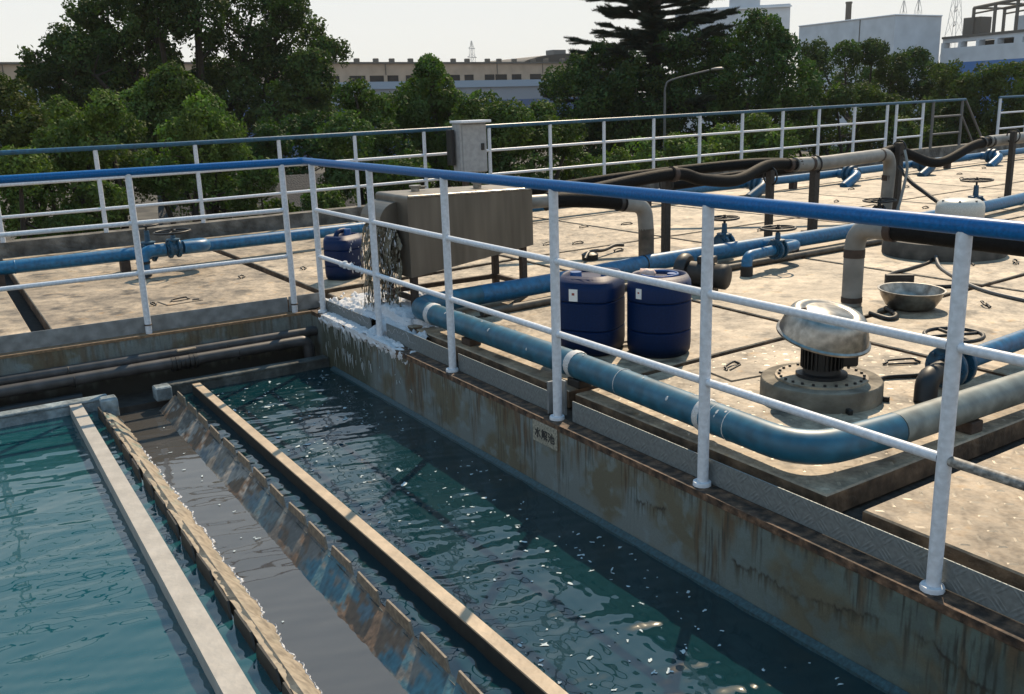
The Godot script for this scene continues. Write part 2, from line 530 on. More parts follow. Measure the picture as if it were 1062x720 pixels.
	M.lamp_grey = mat(lin(0.10, 0.10, 0.10), 0.5)
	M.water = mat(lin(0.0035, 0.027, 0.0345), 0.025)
	M.water_left = mat(lin(0.008, 0.062, 0.074), 0.025)  # same basin water, its colour painted brighter to stand for full sun
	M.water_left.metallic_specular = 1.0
	M.drip = mat(lin(0.045, 0.15, 0.165), 0.75, 0.0, noise_tex(0.03, 0.4, 1.0, 111, 4), 1.5)
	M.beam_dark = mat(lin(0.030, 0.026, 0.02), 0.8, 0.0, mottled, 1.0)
	M.water.metallic_specular = 1.0
	M.channel_water = mat(lin(0.065, 0.062, 0.058), 0.03)
	M.channel_water.metallic_specular = 1.0
	M.slope = mat(Color.WHITE, 0.7, 0.0, noise_tex(0.03, 0.72, 1.0, 101, 5), 1.8, bump_tex(0.05, 103, 5.0, 4), 0.3)
	M.slope.vertex_color_use_as_albedo = true
	M.fleck = mat(lin(0.44, 0.51, 0.53), 0.7)
	M.mixer_ring = mat(lin(0.14, 0.122, 0.10), 0.85, 0.0, grime, 0.9)
	M.leaf = StandardMaterial3D.new()
	M.leaf.vertex_color_use_as_albedo = true
	M.leaf.roughness = 0.75
	M.leaf.metallic_specular = 0.35
	M.leaf.backlight_enabled = true
	M.leaf.backlight = lin(0.42, 0.60, 0.07)
	M.needle = StandardMaterial3D.new()
	M.needle.vertex_color_use_as_albedo = true
	M.needle.roughness = 0.7

# ------------------------------------------------------------------ the water
var waves := []
func make_waves() -> void:
	var r := RandomNumberGenerator.new()
	r.seed = 77
	for k in 17:
		var lam := 0.042 * pow(1.185, k)
		var ang := r.randf_range(-1.1, 1.1) + 0.9
		var slope := 0.021 * r.randf_range(0.7, 1.3) * (1.0 if lam < 0.35 else 0.45)
		waves.append([cos(ang) * TAU / lam, sin(ang) * TAU / lam, r.randf() * TAU, slope * lam / TAU])

func wave(x: float, z: float) -> Vector3:         # height and the two slopes
	var h := 0.0
	var sx := 0.0
	var sz := 0.0
	for w in waves:
		var p: float = w[0] * x + w[1] * z + w[2]
		h += w[3] * sin(p)
		var c: float = w[3] * cos(p)
		sx += c * w[0]; sz += c * w[1]
	return Vector3(h, sx, sz)

func water_sheet(x0: float, x1: float, z0: float, z1: float, y: float, step: float, amp: float) -> MB:
	var b := nb()
	var nx := int(ceil((x1 - x0) / step))
	var nz := int(ceil((z1 - z0) / step))
	for j in nz + 1:
		for i in nx + 1:
			var x := lerpf(x0, x1, float(i) / nx)
			var z := lerpf(z0, z1, float(j) / nz)
			var w := wave(x, z) * amp
			b.vert(Vector3(x, y + w.x, z), Vector3(-w.y, 1.0, -w.z).normalized(), Vector2(x, z))
	for j in nz:
		for i in nx:
			var a := j * (nx + 1) + i
			b.tri_i(a, a + nx + 1, a + nx + 2); b.tri_i(a, a + nx + 2, a + 1)
	return b

# ------------------------------------------------------------------ the deck
const GX := [[[-9.0, 0.13], [9.0, 0.13]], [[-4.5, 2.12], [2.1, 2.02], [3.75, 1.956], [7.0, 1.90]], [[-4.5, 3.91], [7.0, 3.90]], [[-4.5, 5.82], [-2.6, 5.86], [0.0, 5.95], [7.0, 6.1]], [[-5.0, 8.09], [7.0, 8.06]], [[-3.0, 10.46], [-1.5, 10.18], [7.0, 10.0]], [[-3.2, 12.55], [-1.8, 12.42], [7.0, 12.2]], [[-5.0, 14.7], [7.0, 14.4]], [[-5.0, 16.9], [7.0, 16.6]], [[-5.0, 19.2], [7.0, 18.9]]]
const GZ := [[[0.0, 6.75], [20.0, 6.4]], [[0.0, 4.73], [1.2, 4.68], [20.0, 4.0]], [[0.0, 3.13], [0.82, 3.09], [1.8, 3.02], [3.8, 2.86], [4.5, 2.79], [20.0, 1.6]], [[0.0, 1.42], [20.0, 0.2]], [[0.0, -0.11], [0.5, -0.15], [2.3, -0.48], [5.9, -0.67], [8.1, -0.96], [11.4, -1.25], [20.0, -2.0]], [[0.0, -2.2], [0.6, -2.23], [4.3, -2.53], [7.4, -2.88], [9.1, -3.16], [12.2, -3.6], [14.6, -3.83], [20.0, -4.3]], [[-6.0, -3.92], [0.0, -4.16], [20.0, -5.16]]]
func along(line: Array, q: float) -> float:
	for i in line.size() - 1:
		if q <= line[i + 1][0] or i == line.size() - 2:
			return lerpf(line[i][1], line[i + 1][1], (q - line[i][0]) / (line[i + 1][0] - line[i][0]))
	return 0.0
func cross(i: int, k: int, dx: float, dz: float) -> Vector3:
	var z := along(GZ[k], 2.0 * i)
	var x := 0.0
	for it in 4:
		x = along(GX[i], z); z = along(GZ[k], x)
	return Vector3(x + dx, DECK, z + dz)

func panel(parent: Node, q: Array, m: Material) -> MeshInstance3D:   # q: four top corners, counter-clockwise from above
	var b := nb()
	var mid := Vector3.ZERO
	for p in q: mid += p / 4.0
	var top := []
	for p in q: top.append(p + (mid - p).normalized() * 0.008 + Vector3(0, 0.0, 0))
	var rim := []
	var low := []
	for p in q:
		rim.append(p - Vector3(0, 0.006, 0)); low.append(p - Vector3(0, 0.088, 0))
	b.quad(top[0], top[1], top[2], top[3])
	for k in 4:
		var l := (k + 1) % 4
		b.quad_out(top[k], top[l], rim[l], rim[k], mid - Vector3(0, 0.05, 0))
	var pn := part(parent, "cover_panel", b, m)
	b = nb()
	for k in 4:
		var l := (k + 1) % 4
		b.quad_out(rim[k], rim[l], low[l], low[k], mid - Vector3(0, 0.05, 0))
	part(pn, "panel_edge", b, M.panel_edge)
	return pn

func lugs(parent: Node, q: Array, step: float) -> void:
	var b := nb()
	var u: Vector3 = q[1] - q[0]
	var w: Vector3 = q[3] - q[0]
	var nu := int(u.length() / step)
	var nw := int(w.length() / step)
	for i in nu:
		for j in nw:
			var s := (i + 0.5) / nu
			var t := (j + 0.5) / nw
			var p: Vector3 = q[0].lerp(q[1], s).lerp(q[3].lerp(q[2], s), t)
			var a := PI / 4 if (i + j) % 2 == 0 else -PI / 4
			a += rng.randf_range(-0.1, 0.1)
			var d := Vector3(cos(a), 0, sin(a)) * 0.016
			var e := Vector3(-sin(a), 0, cos(a)) * 0.006
			var h := Vector3(0, rng.randf_range(0.0015, 0.003), 0)
			var t1 := p - d * 0.55 + h
			var t2 := p + d * 0.55 + h
			b.quad(p - d + e, p + d + e, t2, t1)
			b.quad(p + d - e, p - d - e, t1, t2)
			b.tri(p - d - e, p - d + e, t1)
			b.tri(p + d + e, p + d - e, t2)
	part(parent, "tread_lugs", b, M.lug, "", true)

func handle_loop(parent: Node, x: float, z: float, turn: float, size := 0.13) -> void:
	var b := nb()
	var bs := Basis(Vector3.UP, turn)
	var c := Vector3(x, DECK + 0.008, z)
	var h := size / 2.0
	var pts := []
	for p in [[-h * 1.3, 0.0, -0.006], [-h, -0.006, 0.0], [-h * 0.8, -0.022, 0.006], [h * 0.8, -0.022, 0.01], [h, -0.006, 0.004], [h * 1.3, 0.0, -0.006]]:
		pts.append(c + bs * Vector3(p[0], p[2] + 0.004, p[1]))
	b.tube(smooth(pts, 4), 0.0065, 6)
	b.tube([c + bs * Vector3(-h, 0.0, 0.012), c + bs * Vector3(h, 0.0, 0.012)], 0.0055, 6)
	part(parent, "handle", b, M.black)

func hatch(parent: Node, x: float, z: float, turn: float, sx: float, sz: float) -> void:
	var b := nb()
	var bs := Basis(Vector3.UP, turn)
	b.box(Vector3(x, DECK + 0.001, z), Vector3(sx + 0.012, 0.003, sz + 0.012), 0.0, bs)
	var fr := part(parent, "hatch_frame", b, M.deck_dark)
	fr.set_meta("label", "dark joint round a small lift-out hatch")
	b = nb()
	b.box(Vector3(x, DECK + 0.003, z), Vector3(sx, 0.006, sz), 0.002, bs)
	part(parent, "hatch_plate", b, M.deck[1])
	b = nb()
	b.box(Vector3(x, DECK + 0.009, z) + bs * Vector3(sx * 0.36, 0, sz * 0.36), Vector3(0.05, 0.01, 0.022), 0.003, bs)
	part(parent, "hatch_hinge", b, M.black)

var panels := {}
func build_deck() -> void:
	OFF = Vector3.ZERO
	var b := nb()
	b.box(Vector3(12.03, -2.0, 1.6), Vector3(24.0, 4.0, 14.8))
	b.box(Vector3(-3.485, -2.02, -2.9), Vector3(7.03, 3.96, 5.74))
	var deck := struct("deck", b, M.slab, "weathered tan cover plates in rows over the covered tanks")
	for i in 9:
		for k in 6:
			var gx0 := 0.027 if i > 0 else 0.0
			var za := 0.075 if k == 1 else 0.027
			var zb := 0.075 if k == 0 else (0.05 if k == 3 and i == 0 else 0.027)
			var far := 0.05 if k == 3 and i == 0 else za
			if k == 5: zb = 0.02
			# row k lies between line k (near) and line k + 1 (far)
			var q := [cross(i, k, gx0, -za), cross(i + 1, k, -0.024, -za), cross(i + 1, k + 1, -0.024, zb), cross(i, k + 1, gx0, zb)]
			if k == 0: q = [cross(i, k, gx0, -za), cross(i + 1, k, -0.024, -za), cross(i + 1, k + 1, -0.02, 0.075), cross(i, k + 1, gx0, 0.075)]
			if i == 0 and k == 4: q[0].z -= 0.09; q[1].z -= 0.02
			var pn := panel(deck, q, M.deck[3 if k == 0 else (i * 2 + k * 5 + (i * k) % 2) % 3])
			panels[[i, k]] = pn
			if (k == 0 and i < 2) or (k == 1 and i == 0): lugs(pn, q, 0.075)
	# cover panels behind the far wall, left of the corner
	for d in [[-3.75, -1.905], [-1.785, 0.045], [-5.6, -3.86]]:
		for k in 2:
			var z0 := -0.065 if k == 0 else -2.24
			var z1 := -2.2 if k == 0 else -4.08
			var q := [Vector3(d[0], DECK, z0), Vector3(d[1], DECK, z0), Vector3(d[1], DECK, z1), Vector3(d[0], DECK, z1)]
			if d[1] > 0.0:
				q[1].x = 0.06; q[2].x = 0.03 if k == 0 else 0.015
			panels[[d[0], k]] = panel(deck, q, M.deck[(k + int(absf(d[0]))) % 3])
	var p: Node = panels[[-1.785, 0]]
	hatch(p, -0.86, -0.53, 0.15, 0.26, 0.20)
	handle_loop(p, -0.86, -0.52, 0.2, 0.12); handle_loop(p, -1.05, -0.5, 1.3, 0.05); handle_loop(p, -0.19, -1.2, 0.9, 0.06)
	handle_loop(panels[[0, 4]], 0.37, -1.25, 0.9, 0.06)
	p = panels[[0, 1]]
	hatch(p, 0.99, 3.37, -0.12, 0.26, 0.22)
	handle_loop(p, 1.02, 3.30, 0.35, 0.12)
	handle_loop(p, 1.74, 3.77, -0.5, 0.15)
	handle_loop(panels[[0, 2]], 0.86, 2.60, -0.4, 0.10)
	for h in [[1, 3, 3.0, -0.15, 0.3], [1, 4, 3.77, -1.74, 0.2], [2, 4, 4.25, -1.59, -0.2], [1, 4, 3.0, -0.79, 0.1], [1, 4, 2.75, -0.95, 0.4], [2, 3, 4.9, -0.2, 0.2], [2, 4, 5.3, -1.2, 0.1], [3, 4, 6.7, -1.9, 0.2], [3, 4, 7.5, -1.4, 0.4], [4, 4, 8.9, -2.3, 0.1], [4, 4, 9.6, -1.9, 0.3], [5, 4, 11.2, -2.1, 0.2], [5, 4, 11.9, -2.6, 0.0], [6, 4, 13.2, -3.0, 0.2], [6, 4, 13.9, -2.6, 0.2], [3, 3, 7.6, -0.2, 0.2], [2, 1, 4.6, 2.3, 0.9], [1, 1, 3.35, 2.55, 0.6], [1, 1, 3.3, 3.25, 0.8], [2, 2, 4.9, 2.5, 0.5]]:
		handle_loop(panels[[h[0], h[1]]], h[2], h[3], h[4], 0.11)

# ------------------------------------------------------------------ the basin
func build_basin() -> void:
	OFF = Vector3.ZERO
	# right wall, faces -x at -0.05
	var b := nb()
	var zs := [0.0, 7.5]
	b.quad_uv(Vector3(-0.05, 0.0, 7.5), Vector3(-0.05, 0.0, 0.0), Vector3(-0.05, -0.4, 0.0), Vector3(-0.05, -0.4, 7.5), Vector2(1, 0), Vector2(0, 0), Vector2(0, 1), Vector2(1, 1))
	b.quad(Vector3(-0.05, 0.0, 0.0), Vector3(-0.05, 0.0, 7.5), Vector3(0.03, 0.0, 7.5), Vector3(0.03, 0.0, 0.0))
	b.quad(Vector3(-0.05, 0.0, 7.5), Vector3(-0.05, -0.4, 7.5), Vector3(0.03, -0.4, 7.5), Vector3(0.03, 0.0, 7.5))
	b.quad(Vector3(-0.05, -0.4, 7.5), Vector3(-0.05, -0.4, 0.0), Vector3(-0.05, -2.0, 0.0), Vector3(-0.05, -2.0, 7.5))
	var wm := StandardMaterial3D.new()
	wm.albedo_texture = wall_image(2048, 112, 7.5, 5, 0.15, 1.15, 3.9)
	wm.roughness = 0.75
	OFF = Vector3.ZERO
	var w := solo("basin_wall", "long stained concrete basin wall under the right-hand railing, grey-blue with rust runs", "wall", b, wm)
	b = nb()
	b.box(Vector3(-0.012, 0.0045, 3.75), Vector3(0.084, 0.009, 7.5), 0.002)
	b.box(Vector3(-0.0525, -0.006, 3.75), Vector3(0.004, 0.030, 7.5), 0.001)
	part(w, "rusty_edge_angle", b, M.rust)
	b = nb()
	b.prism([Vector2(-0.053, -0.42), Vector2(-0.085, -0.42), Vector2(-0.08, -0.349), Vector2(-0.065, -0.341), Vector2(-0.053, -0.334)], Vector3(0, 0, 0.42), Basis.IDENTITY, 7.08)
	part(w, "waterline_fillet", b, mat(lin(0.045, 0.115, 0.135), 0.5, 0.0, noise_tex(0.05, 0.4, 1.0, 91, 4), 2.0))
	# far wall, faces +z at 0.05
	b = nb()
	b.quad_uv(Vector3(-7.0, 0.0, 0.05), Vector3(-7.0, -0.4, 0.05), Vector3(-0.05, -0.4, 0.05), Vector3(-0.05, 0.0, 0.05), Vector2(0, 0), Vector2(0, 1), Vector2(1, 1), Vector2(1, 0))
	b.quad(Vector3(-7.0, 0.0, 0.05), Vector3(-0.05, 0.0, 0.05), Vector3(-0.05, 0.0, -0.03), Vector3(-7.0, 0.0, -0.03))
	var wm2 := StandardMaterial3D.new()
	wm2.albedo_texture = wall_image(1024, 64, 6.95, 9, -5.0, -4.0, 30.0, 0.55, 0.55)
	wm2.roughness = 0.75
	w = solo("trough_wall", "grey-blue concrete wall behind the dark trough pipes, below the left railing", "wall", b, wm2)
	b = nb()
	b.box(Vector3(-3.53, 0.0045, 0.010), Vector3(6.95, 0.009, 0.090), 0.002)
	b.box(Vector3(-3.53, -0.001, 0.0525), Vector3(6.95, 0.016, 0.004), 0.001)
	part(w, "rusty_edge_angle", b, M.tan_edge)
	# trough and its front ledge
	b = nb()
	b.box(Vector3(-3.5, -0.6, 0.2), Vector3(6.9, 0.44, 0.298))
	struct("trough_floor", b, M.deck_dark, "dark floor of the narrow pipe trough")
	b = nb()
	b.prism([Vector2(-0.056, -0.30), Vector2(-1.215, -0.30), Vector2(-1.215, -0.9), Vector2(-0.056, -0.9)], Vector3(0, 0, 0.26), Basis.IDENTITY, 0.08)
	b.box(Vector3(-0.64, -0.294, 0.30), Vector3(1.16, 0.018, 0.094), 0.004)
	var dl := solo("trough_ledge", "low concrete ledge closing the pipe trough at the far end of the open water", "ledge", b, M.dark_concrete)
	b = nb()
	b.box(Vector3(-1.235, -0.315, 0.385), Vector3(0.105, 0.09, 0.11), 0.008)
	part(dl, "end_block", b, M.blue_concrete)
	b = nb()
	b.box(Vector3(-4.07, -0.6, 0.345), Vector3(5.0, 0.6, 0.08), 0.004)
	b.box(Vector3(-4.07, -0.290, 0.345), Vector3(5.01, 0.018, 0.098), 0.005)
	b.box(Vector3(-1.575, -0.335, 0.425), Vector3(0.10, 0.12, 0.12), 0.008)
	solo("trough_ledge", "pale blue-grey concrete ledge left of the launder, with a block at its end", "ledge", b, M.blue_concrete)
	# outer sides of the basin, out of view
	b = nb()
	b.box(Vector3(-5.4, -1.0, 3.9), Vector3(0.4, 2.0, 7.6), 0.01)
	solo("basin_side_wall", "plain concrete side wall of the basin at its left", "wall", b, M.concrete)
	b = nb()
	b.box(Vector3(-2.63, -1.0, 7.7), Vector3(5.14, 2.0, 0.4), 0.01)
	solo("basin_near_wall", "plain concrete near wall of the basin", "wall", b, M.concrete)
	# water
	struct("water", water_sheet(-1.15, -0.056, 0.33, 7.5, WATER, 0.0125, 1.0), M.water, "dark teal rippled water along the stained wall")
	struct("water", water_sheet(-5.2, -1.645, 0.38, 7.5, WATER, 0.016, 0.8), M.water_left, "teal water left of the pale baffle, sunlit brightness painted into its colour")
	struct("channel_water", water_sheet(-1.60, -1.19, 0.24, 7.5, -0.42, 0.03, 0.35), M.channel_water, "shallow brownish water flowing in the launder channel")
	b = nb()
	b.box(Vector3(-1.4, -0.9, 3.9), Vector3(0.49, 0.9, 7.2))
	# baffle beams
	b = nb()
	var A := [Vector3(-1.80, 0, 0.40), Vector3(-1.865, 0, 7.4)]
	b.quad_out(A[0] + Vector3(0, -0.29, 0), A[1] + Vector3(0, -0.29, 0), A[1] + Vector3(0.10, -0.29, 0), A[0] + Vector3(0.07, -0.29, 0), Vector3(-1.8, -0.5, 3))
	for s in 2:
		var dx0 := 0.07 * s
		var dx1 := 0.10 * s
		b.quad_out(A[0] + Vector3(dx0, -0.29, 0), A[1] + Vector3(dx1, -0.29, 0), A[1] + Vector3(dx1, -0.7, 0), A[0] + Vector3(dx0, -0.7, 0), Vector3(-1.78, -0.5, 3))
	b.quad_out(A[0] + Vector3(0, -0.29, 0), A[0] + Vector3(0.07, -0.29, 0), A[0] + Vector3(0.07, -0.7, 0), A[0] + Vector3(0, -0.7, 0), Vector3(-1.78, -0.5, 3))
	solo("scum_baffle", "pale cream baffle board left of the launder, next to the brighter water", "baffle", b, M.beam_grey, "scum baffles either side of the launder")
	b = nb()
	A = [Vector3(-1.045, 0, 0.40), Vector3(-0.975, 0, 7.4)]
	b.quad_out(A[0] + Vector3(0, -0.29, 0), A[1] + Vector3(0, -0.29, 0), A[1] + Vector3(0.052, -0.29, 0), A[0] + Vector3(0.052, -0.29, 0), Vector3(-1.0, -0.5, 3))
	b.quad_out(A[0] + Vector3(0, -0.29, 0), A[1] + Vector3(0, -0.29, 0), A[1] + Vector3(0, -0.297, 0), A[0] + Vector3(0, -0.297, 0), Vector3(-1.0, -0.5, 3))
	b.quad_out(A[0] + Vector3(0.052, -0.29, 0), A[1] + Vector3(0.052, -0.29, 0), A[1] + Vector3(0.052, -0.297, 0), A[0] + Vector3(0.052, -0.297, 0), Vector3(-1.0, -0.5, 3))
	var bm := solo("scum_baffle", "narrow tan baffle board right of the launder, next to the dark water", "baffle", b, M.cream_beam, "scum baffles either side of the launder")
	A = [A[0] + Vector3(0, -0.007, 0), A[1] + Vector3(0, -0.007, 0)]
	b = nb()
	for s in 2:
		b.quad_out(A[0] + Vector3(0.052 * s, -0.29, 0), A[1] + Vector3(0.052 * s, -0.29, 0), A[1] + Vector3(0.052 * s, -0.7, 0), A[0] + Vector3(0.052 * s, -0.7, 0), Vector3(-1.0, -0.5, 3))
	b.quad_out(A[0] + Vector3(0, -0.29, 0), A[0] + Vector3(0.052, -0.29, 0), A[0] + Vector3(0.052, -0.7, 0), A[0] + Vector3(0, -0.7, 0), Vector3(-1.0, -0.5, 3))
	part(bm, "dark_lower_face", b, M.beam_dark)  # sides and far end coloured much darker than the top
	build_launder()

func build_launder() -> void:
	var at := Vector3(-1.4, -0.7, 0.45)
	var L := thing("launder", "weir launder between the two baffles with toothed plates and crusted sloping edges", "weir trough", at)
	var nz := FastNoiseLite.new()
	nz.seed = 15; nz.frequency = 5.0; nz.fractal_octaves = 4
	# left crust: an uneven sloping band
	var b := nb()
	var N := 330
	var K := 9
	for j in N + 1:
		var z := 0.44 + 6.9 * j / N
		var edge := -1.512 + 0.02 * nz.get_noise_2d(z * 1.3, 3.0) + 0.012 * nz.get_noise_2d(z * 6.0, 8.0)
		for i in K + 1:
			var u := float(i) / K
			var x := lerpf(-1.632, edge, u)
			var y := lerpf(-0.335, -0.430, pow(u, 1.5)) + 0.012 * nz.get_noise_2d(x * 3.0, z) * (1.0 - u * u) + 0.005 * nz.get_noise_2d(x * 12.0 + 50.0, z * 4.0)
			b.vert(Vector3(x, y, z), Vector3.UP)
			var g := clampf(nz.get_noise_2d(z * 1.9 + u * 0.25, u * 0.2 + 70.0) * 5.0 - 1.0, 0.0, 1.0) * clampf((2.4 - z) * 1.5, 0.12, 1.0)
			var dk := clampf(nz.get_noise_2d(z * 2.5, u + 20.0) * 2.5, 0.0, 0.6)
			b.col.append(Color(0.42, 0.35, 0.26).lerp(Color(0.08, 0.24, 0.24), g * 0.85).lerp(Color(0.16, 0.13, 0.10), dk))
	_grid_normals(b, K, N)
	part(L, "left_crust", b, M.slope, "tan crust along the left edge of the channel")
	b = nb()
	for j in 401:
		var z := 1.1 + 3.6 * j / 400.0
		var edge := -1.512 + 0.02 * nz.get_noise_2d(z * 1.3, 3.0) + 0.012 * nz.get_noise_2d(z * 6.0, 8.0)
		var w := clampf(0.0005 + 0.020 * nz.get_noise_1d(z * 2.4 + 50.0) + 0.010 * nz.get_noise_1d(z * 11.0), 0.0, 0.03)
		for i in 4: b.vert(Vector3(edge - 0.012 + (w + 0.004) * i / 3.0, -0.4165 + (0.003 if i == 1 else (0.002 if i == 2 else -0.003)), z), Vector3.UP)
	_grid_normals(b, 3, 400)
	part(L, "foam_line", b, M.foam)
	b = nb()
	b.box(Vector3(-1.618, -0.62, 3.9), Vector3(0.03, 0.56, 6.9))
	b.box(Vector3(-1.178, -0.62, 3.9), Vector3(0.012, 0.56, 6.9))
	part(L, "trough_side", b, M.dark_concrete)
	# right slope: one continuous band, its old coating stained grey, brown and teal
	b = nb()
	N = 560
	K = 9
	var tones := [Color(0.25, 0.215, 0.175), Color(0.17, 0.19, 0.20), Color(0.36, 0.32, 0.275), Color(0.19, 0.115, 0.07), Color(0.13, 0.115, 0.10)]
	var teals := [Color(0.075, 0.19, 0.235), Color(0.09, 0.235, 0.275), Color(0.12, 0.175, 0.20), Color(0.19, 0.12, 0.075), Color(0.22, 0.20, 0.175)]
	for j in N + 1:
		var z := 0.44 + 6.9 * j / N
		for i in K + 1:
			var u := float(i) / K
			var x := lerpf(-1.170, -1.297, u) + 0.006 * nz.get_noise_2d(z * 1.5, u * 2.0 + 300.0) * u
			var y := lerpf(-0.330, -0.434, u) + 0.006 * nz.get_noise_2d(x * 5.0 + 9.0, z * 2.0) + 0.003 * nz.get_noise_2d(x * 20.0 + 9.0, z * 7.0)
			b.vert(Vector3(x, y, z), Vector3.UP)
			var q := z * 1.05 + u * 0.14 + 0.10 * nz.get_noise_2d(z * 0.9, u * 0.7)
			var w := (nz.get_noise_1d(floor(q * 4.5) * 3.7) * 0.5 + 0.5) * 9.0 + nz.get_noise_2d(z * 1.0 + 200.0, u * 0.5) * 1.2
			var k := clampi(int(fposmod(w, 5.0)), 0, 4)
			var c: Color = tones[k].lerp(teals[k], clampf((z - 2.3 + nz.get_noise_1d(z * 0.7 + 9.0)) * 0.9, 0.0, 1.0))
			var edge := clampf(1.0 - u * 5.0, 0.0, 1.0)
			b.col.append(c.lerp(Color(0.07, 0.06, 0.05), edge * 0.5 + clampf(nz.get_noise_2d(z * 4.0, u * 2.0 + 40.0) * 1.6 - 0.2, 0.0, 0.6)))
	_grid_normals(b, K, N)
	part(L, "stained_slope", b, M.slope, "right edge of the channel, old coating stained brown, grey and teal")
	# weir plates with sloped ends
	for side in 2:
		var pitch := 0.27
		var z := 0.52
		while z < 7.2:
			b = nb()
			var lean := rng.randf_range(-0.006, 0.006)
			var x := (-1.650 if side == 0 else -1.166) + rng.randf_range(-0.002, 0.002)
			var up := rng.randf_range(-0.004, 0.004)
			var top := (-0.292 if side == 0 else -0.285) + up
			var bs := Basis(Vector3(0, 0, 1), Vector3(0, 1, 0), Vector3(-1, 0, 0)) * Basis(Vector3(0, 1, 0), lean * 4.0)
			b.prism([Vector2(0.0, -0.47), Vector2(0.0, top - 0.05), Vector2(0.02, top), Vector2(0.205, top), Vector2(0.232, top - 0.06), Vector2(0.232, -0.47)], Vector3(x, 0, z), bs, 0.008)
			part(L, "weir_plate", b, M.weir if side == 0 else M.weir_edge)
			z += pitch * rng.randf_range(0.985, 1.015)

func _grid_normals(b: MB, K: int, N: int) -> void:    # K + 1 points across, N + 1 along
	for j in N + 1:
		for i in K + 1:
			var a := j * (K + 1) + i
			var px: Vector3 = b.v[j * (K + 1) + mini(i + 1, K)] - b.v[j * (K + 1) + maxi(i - 1, 0)]
			var pz: Vector3 = b.v[mini(j + 1, N) * (K + 1) + i] - b.v[maxi(j - 1, 0) * (K + 1) + i]
			var nn := pz.cross(px).normalized()
			b.n[a] = nn if nn.y >= 0.0 else -nn
	for j in N:
		for i in K:
			var a := j * (K + 1) + i
			if (b.v[a + K + 1] - b.v[a]).cross(b.v[a + K + 2] - b.v[a]).y >= 0.0:
				b.tri_i(a, a + K + 1, a + K + 2); b.tri_i(a, a + K + 2, a + 1)
			else:
				b.tri_i(a, a + K + 2, a + K + 1); b.tri_i(a, a + 1, a + K + 2)

# ------------------------------------------------------------------ railings
func build_pool_railing() -> void:
	var R := thing("pool_railing", "white basin railing with a bright blue handrail, turning the corner at the far end", "railing", Vector3(0, 0, 0))
	var b := nb()
	b.tube(fillet([Vector3(-6.0, 1.1, 0), Vector3(0.0, 1.1, 0), Vector3(0.0, 1.1, 8.5)], 0.05, 6), 0.0255, 16)
	part(R, "handrail", b, M.rail_blue)
	var right := [0.158, 1.167, 2.151, 3.187, 4.169, 5.160, 6.16, 7.16]
	var left := [-0.165, -1.203, -2.22, -3.22, -4.22]
	for z in right:
		b = nb()
		var foot := 0.0 if z > 1.0 else 0.01
		b.tube([Vector3(0.0, foot, z), Vector3(0.0, 1.085, z)], 0.0215, 14)
		var ps := part(R, "post", b, M.white)
		b = nb()
		b.lathe([Vector2(0.0, 0.016), Vector2(0.034, 0.016), Vector2(0.036, 0.012), Vector2(0.036, 0.0), Vector2(0.0, 0.0)], Vector3(-0.004, 0.0095, z), Basis.IDENTITY, 12)
		part(ps, "base_flange", b, M.white)
	for x in left:
		b = nb()
		b.tube([Vector3(x, 0.0, 0.012), Vector3(x, 1.085, 0.0)], 0.0215, 14)
		var ps := part(R, "post", b, M.white)
		b = nb()
		b.torus(Vector3(x, 0.07, 0.012), Basis.IDENTITY, 0.023, 0.005, 12, 6)
		part(ps, "clamp_band", b, M.dark_rust)
	for h in [0.762, 0.425]:
		for k in right.size() - 1:
			b = nb()
			b.tube([Vector3(0, h, right[k] + 0.018), Vector3(0, h + 0.001, right[k + 1] - 0.018)], 0.0155, 12)
			part(R, "middle_rail" if h > 0.6 else "lower_rail", b, M.white_worn if (h < 0.6 and k == 5) else M.white, "rust-pitted length of lower rail" if (h < 0.6 and k == 5) else "")
		for k in left.size() - 1:
			b = nb()
			b.tube([Vector3(left[k] - 0.018, h, 0), Vector3(left[k + 1] + 0.018, h, 0)], 0.0155, 12)
			part(R, "middle_rail" if h > 0.6 else "lower_rail", b, M.white)
	# kick plates behind the posts
	for s in [[0.12, 0.955, 0.085], [1.20, 2.13, 0.10], [2.16, 3.10, 0.10], [3.26, 4.15, 0.10], [4.155, 5.145, 0.10], [5.16, 6.15, 0.095], [6.16, 7.4, 0.10]]:
		b = nb()
		b.box(Vector3(0.034, 0.009 + s[2] / 2.0, (s[0] + s[1]) / 2.0), Vector3(0.006, s[2], s[1] - s[0] - 0.004), 0.001)
		part(R, "kick_plate", b, M.tread)
	b = nb()
	b.box(Vector3(-2.95, 0.064, -0.036), Vector3(5.5, 0.112, 0.006), 0.001)
	b.box(Vector3(-0.06, 0.064, -0.040), Vector3(0.26, 0.112, 0.006), 0.001)
	part(R, "kick_plate", b, M.aluminium)
	# bracket by the fourth post
	b = nb()
	b.box(Vector3(0.028, 0.09, 3.10), Vector3(0.05, 0.16, 0.012), 0.002)
	b.box(Vector3(0.050, 0.10, 3.14), Vector3(0.012, 0.17, 0.09), 0.002)
	part(R, "post_bracket", b, M.aluminium)

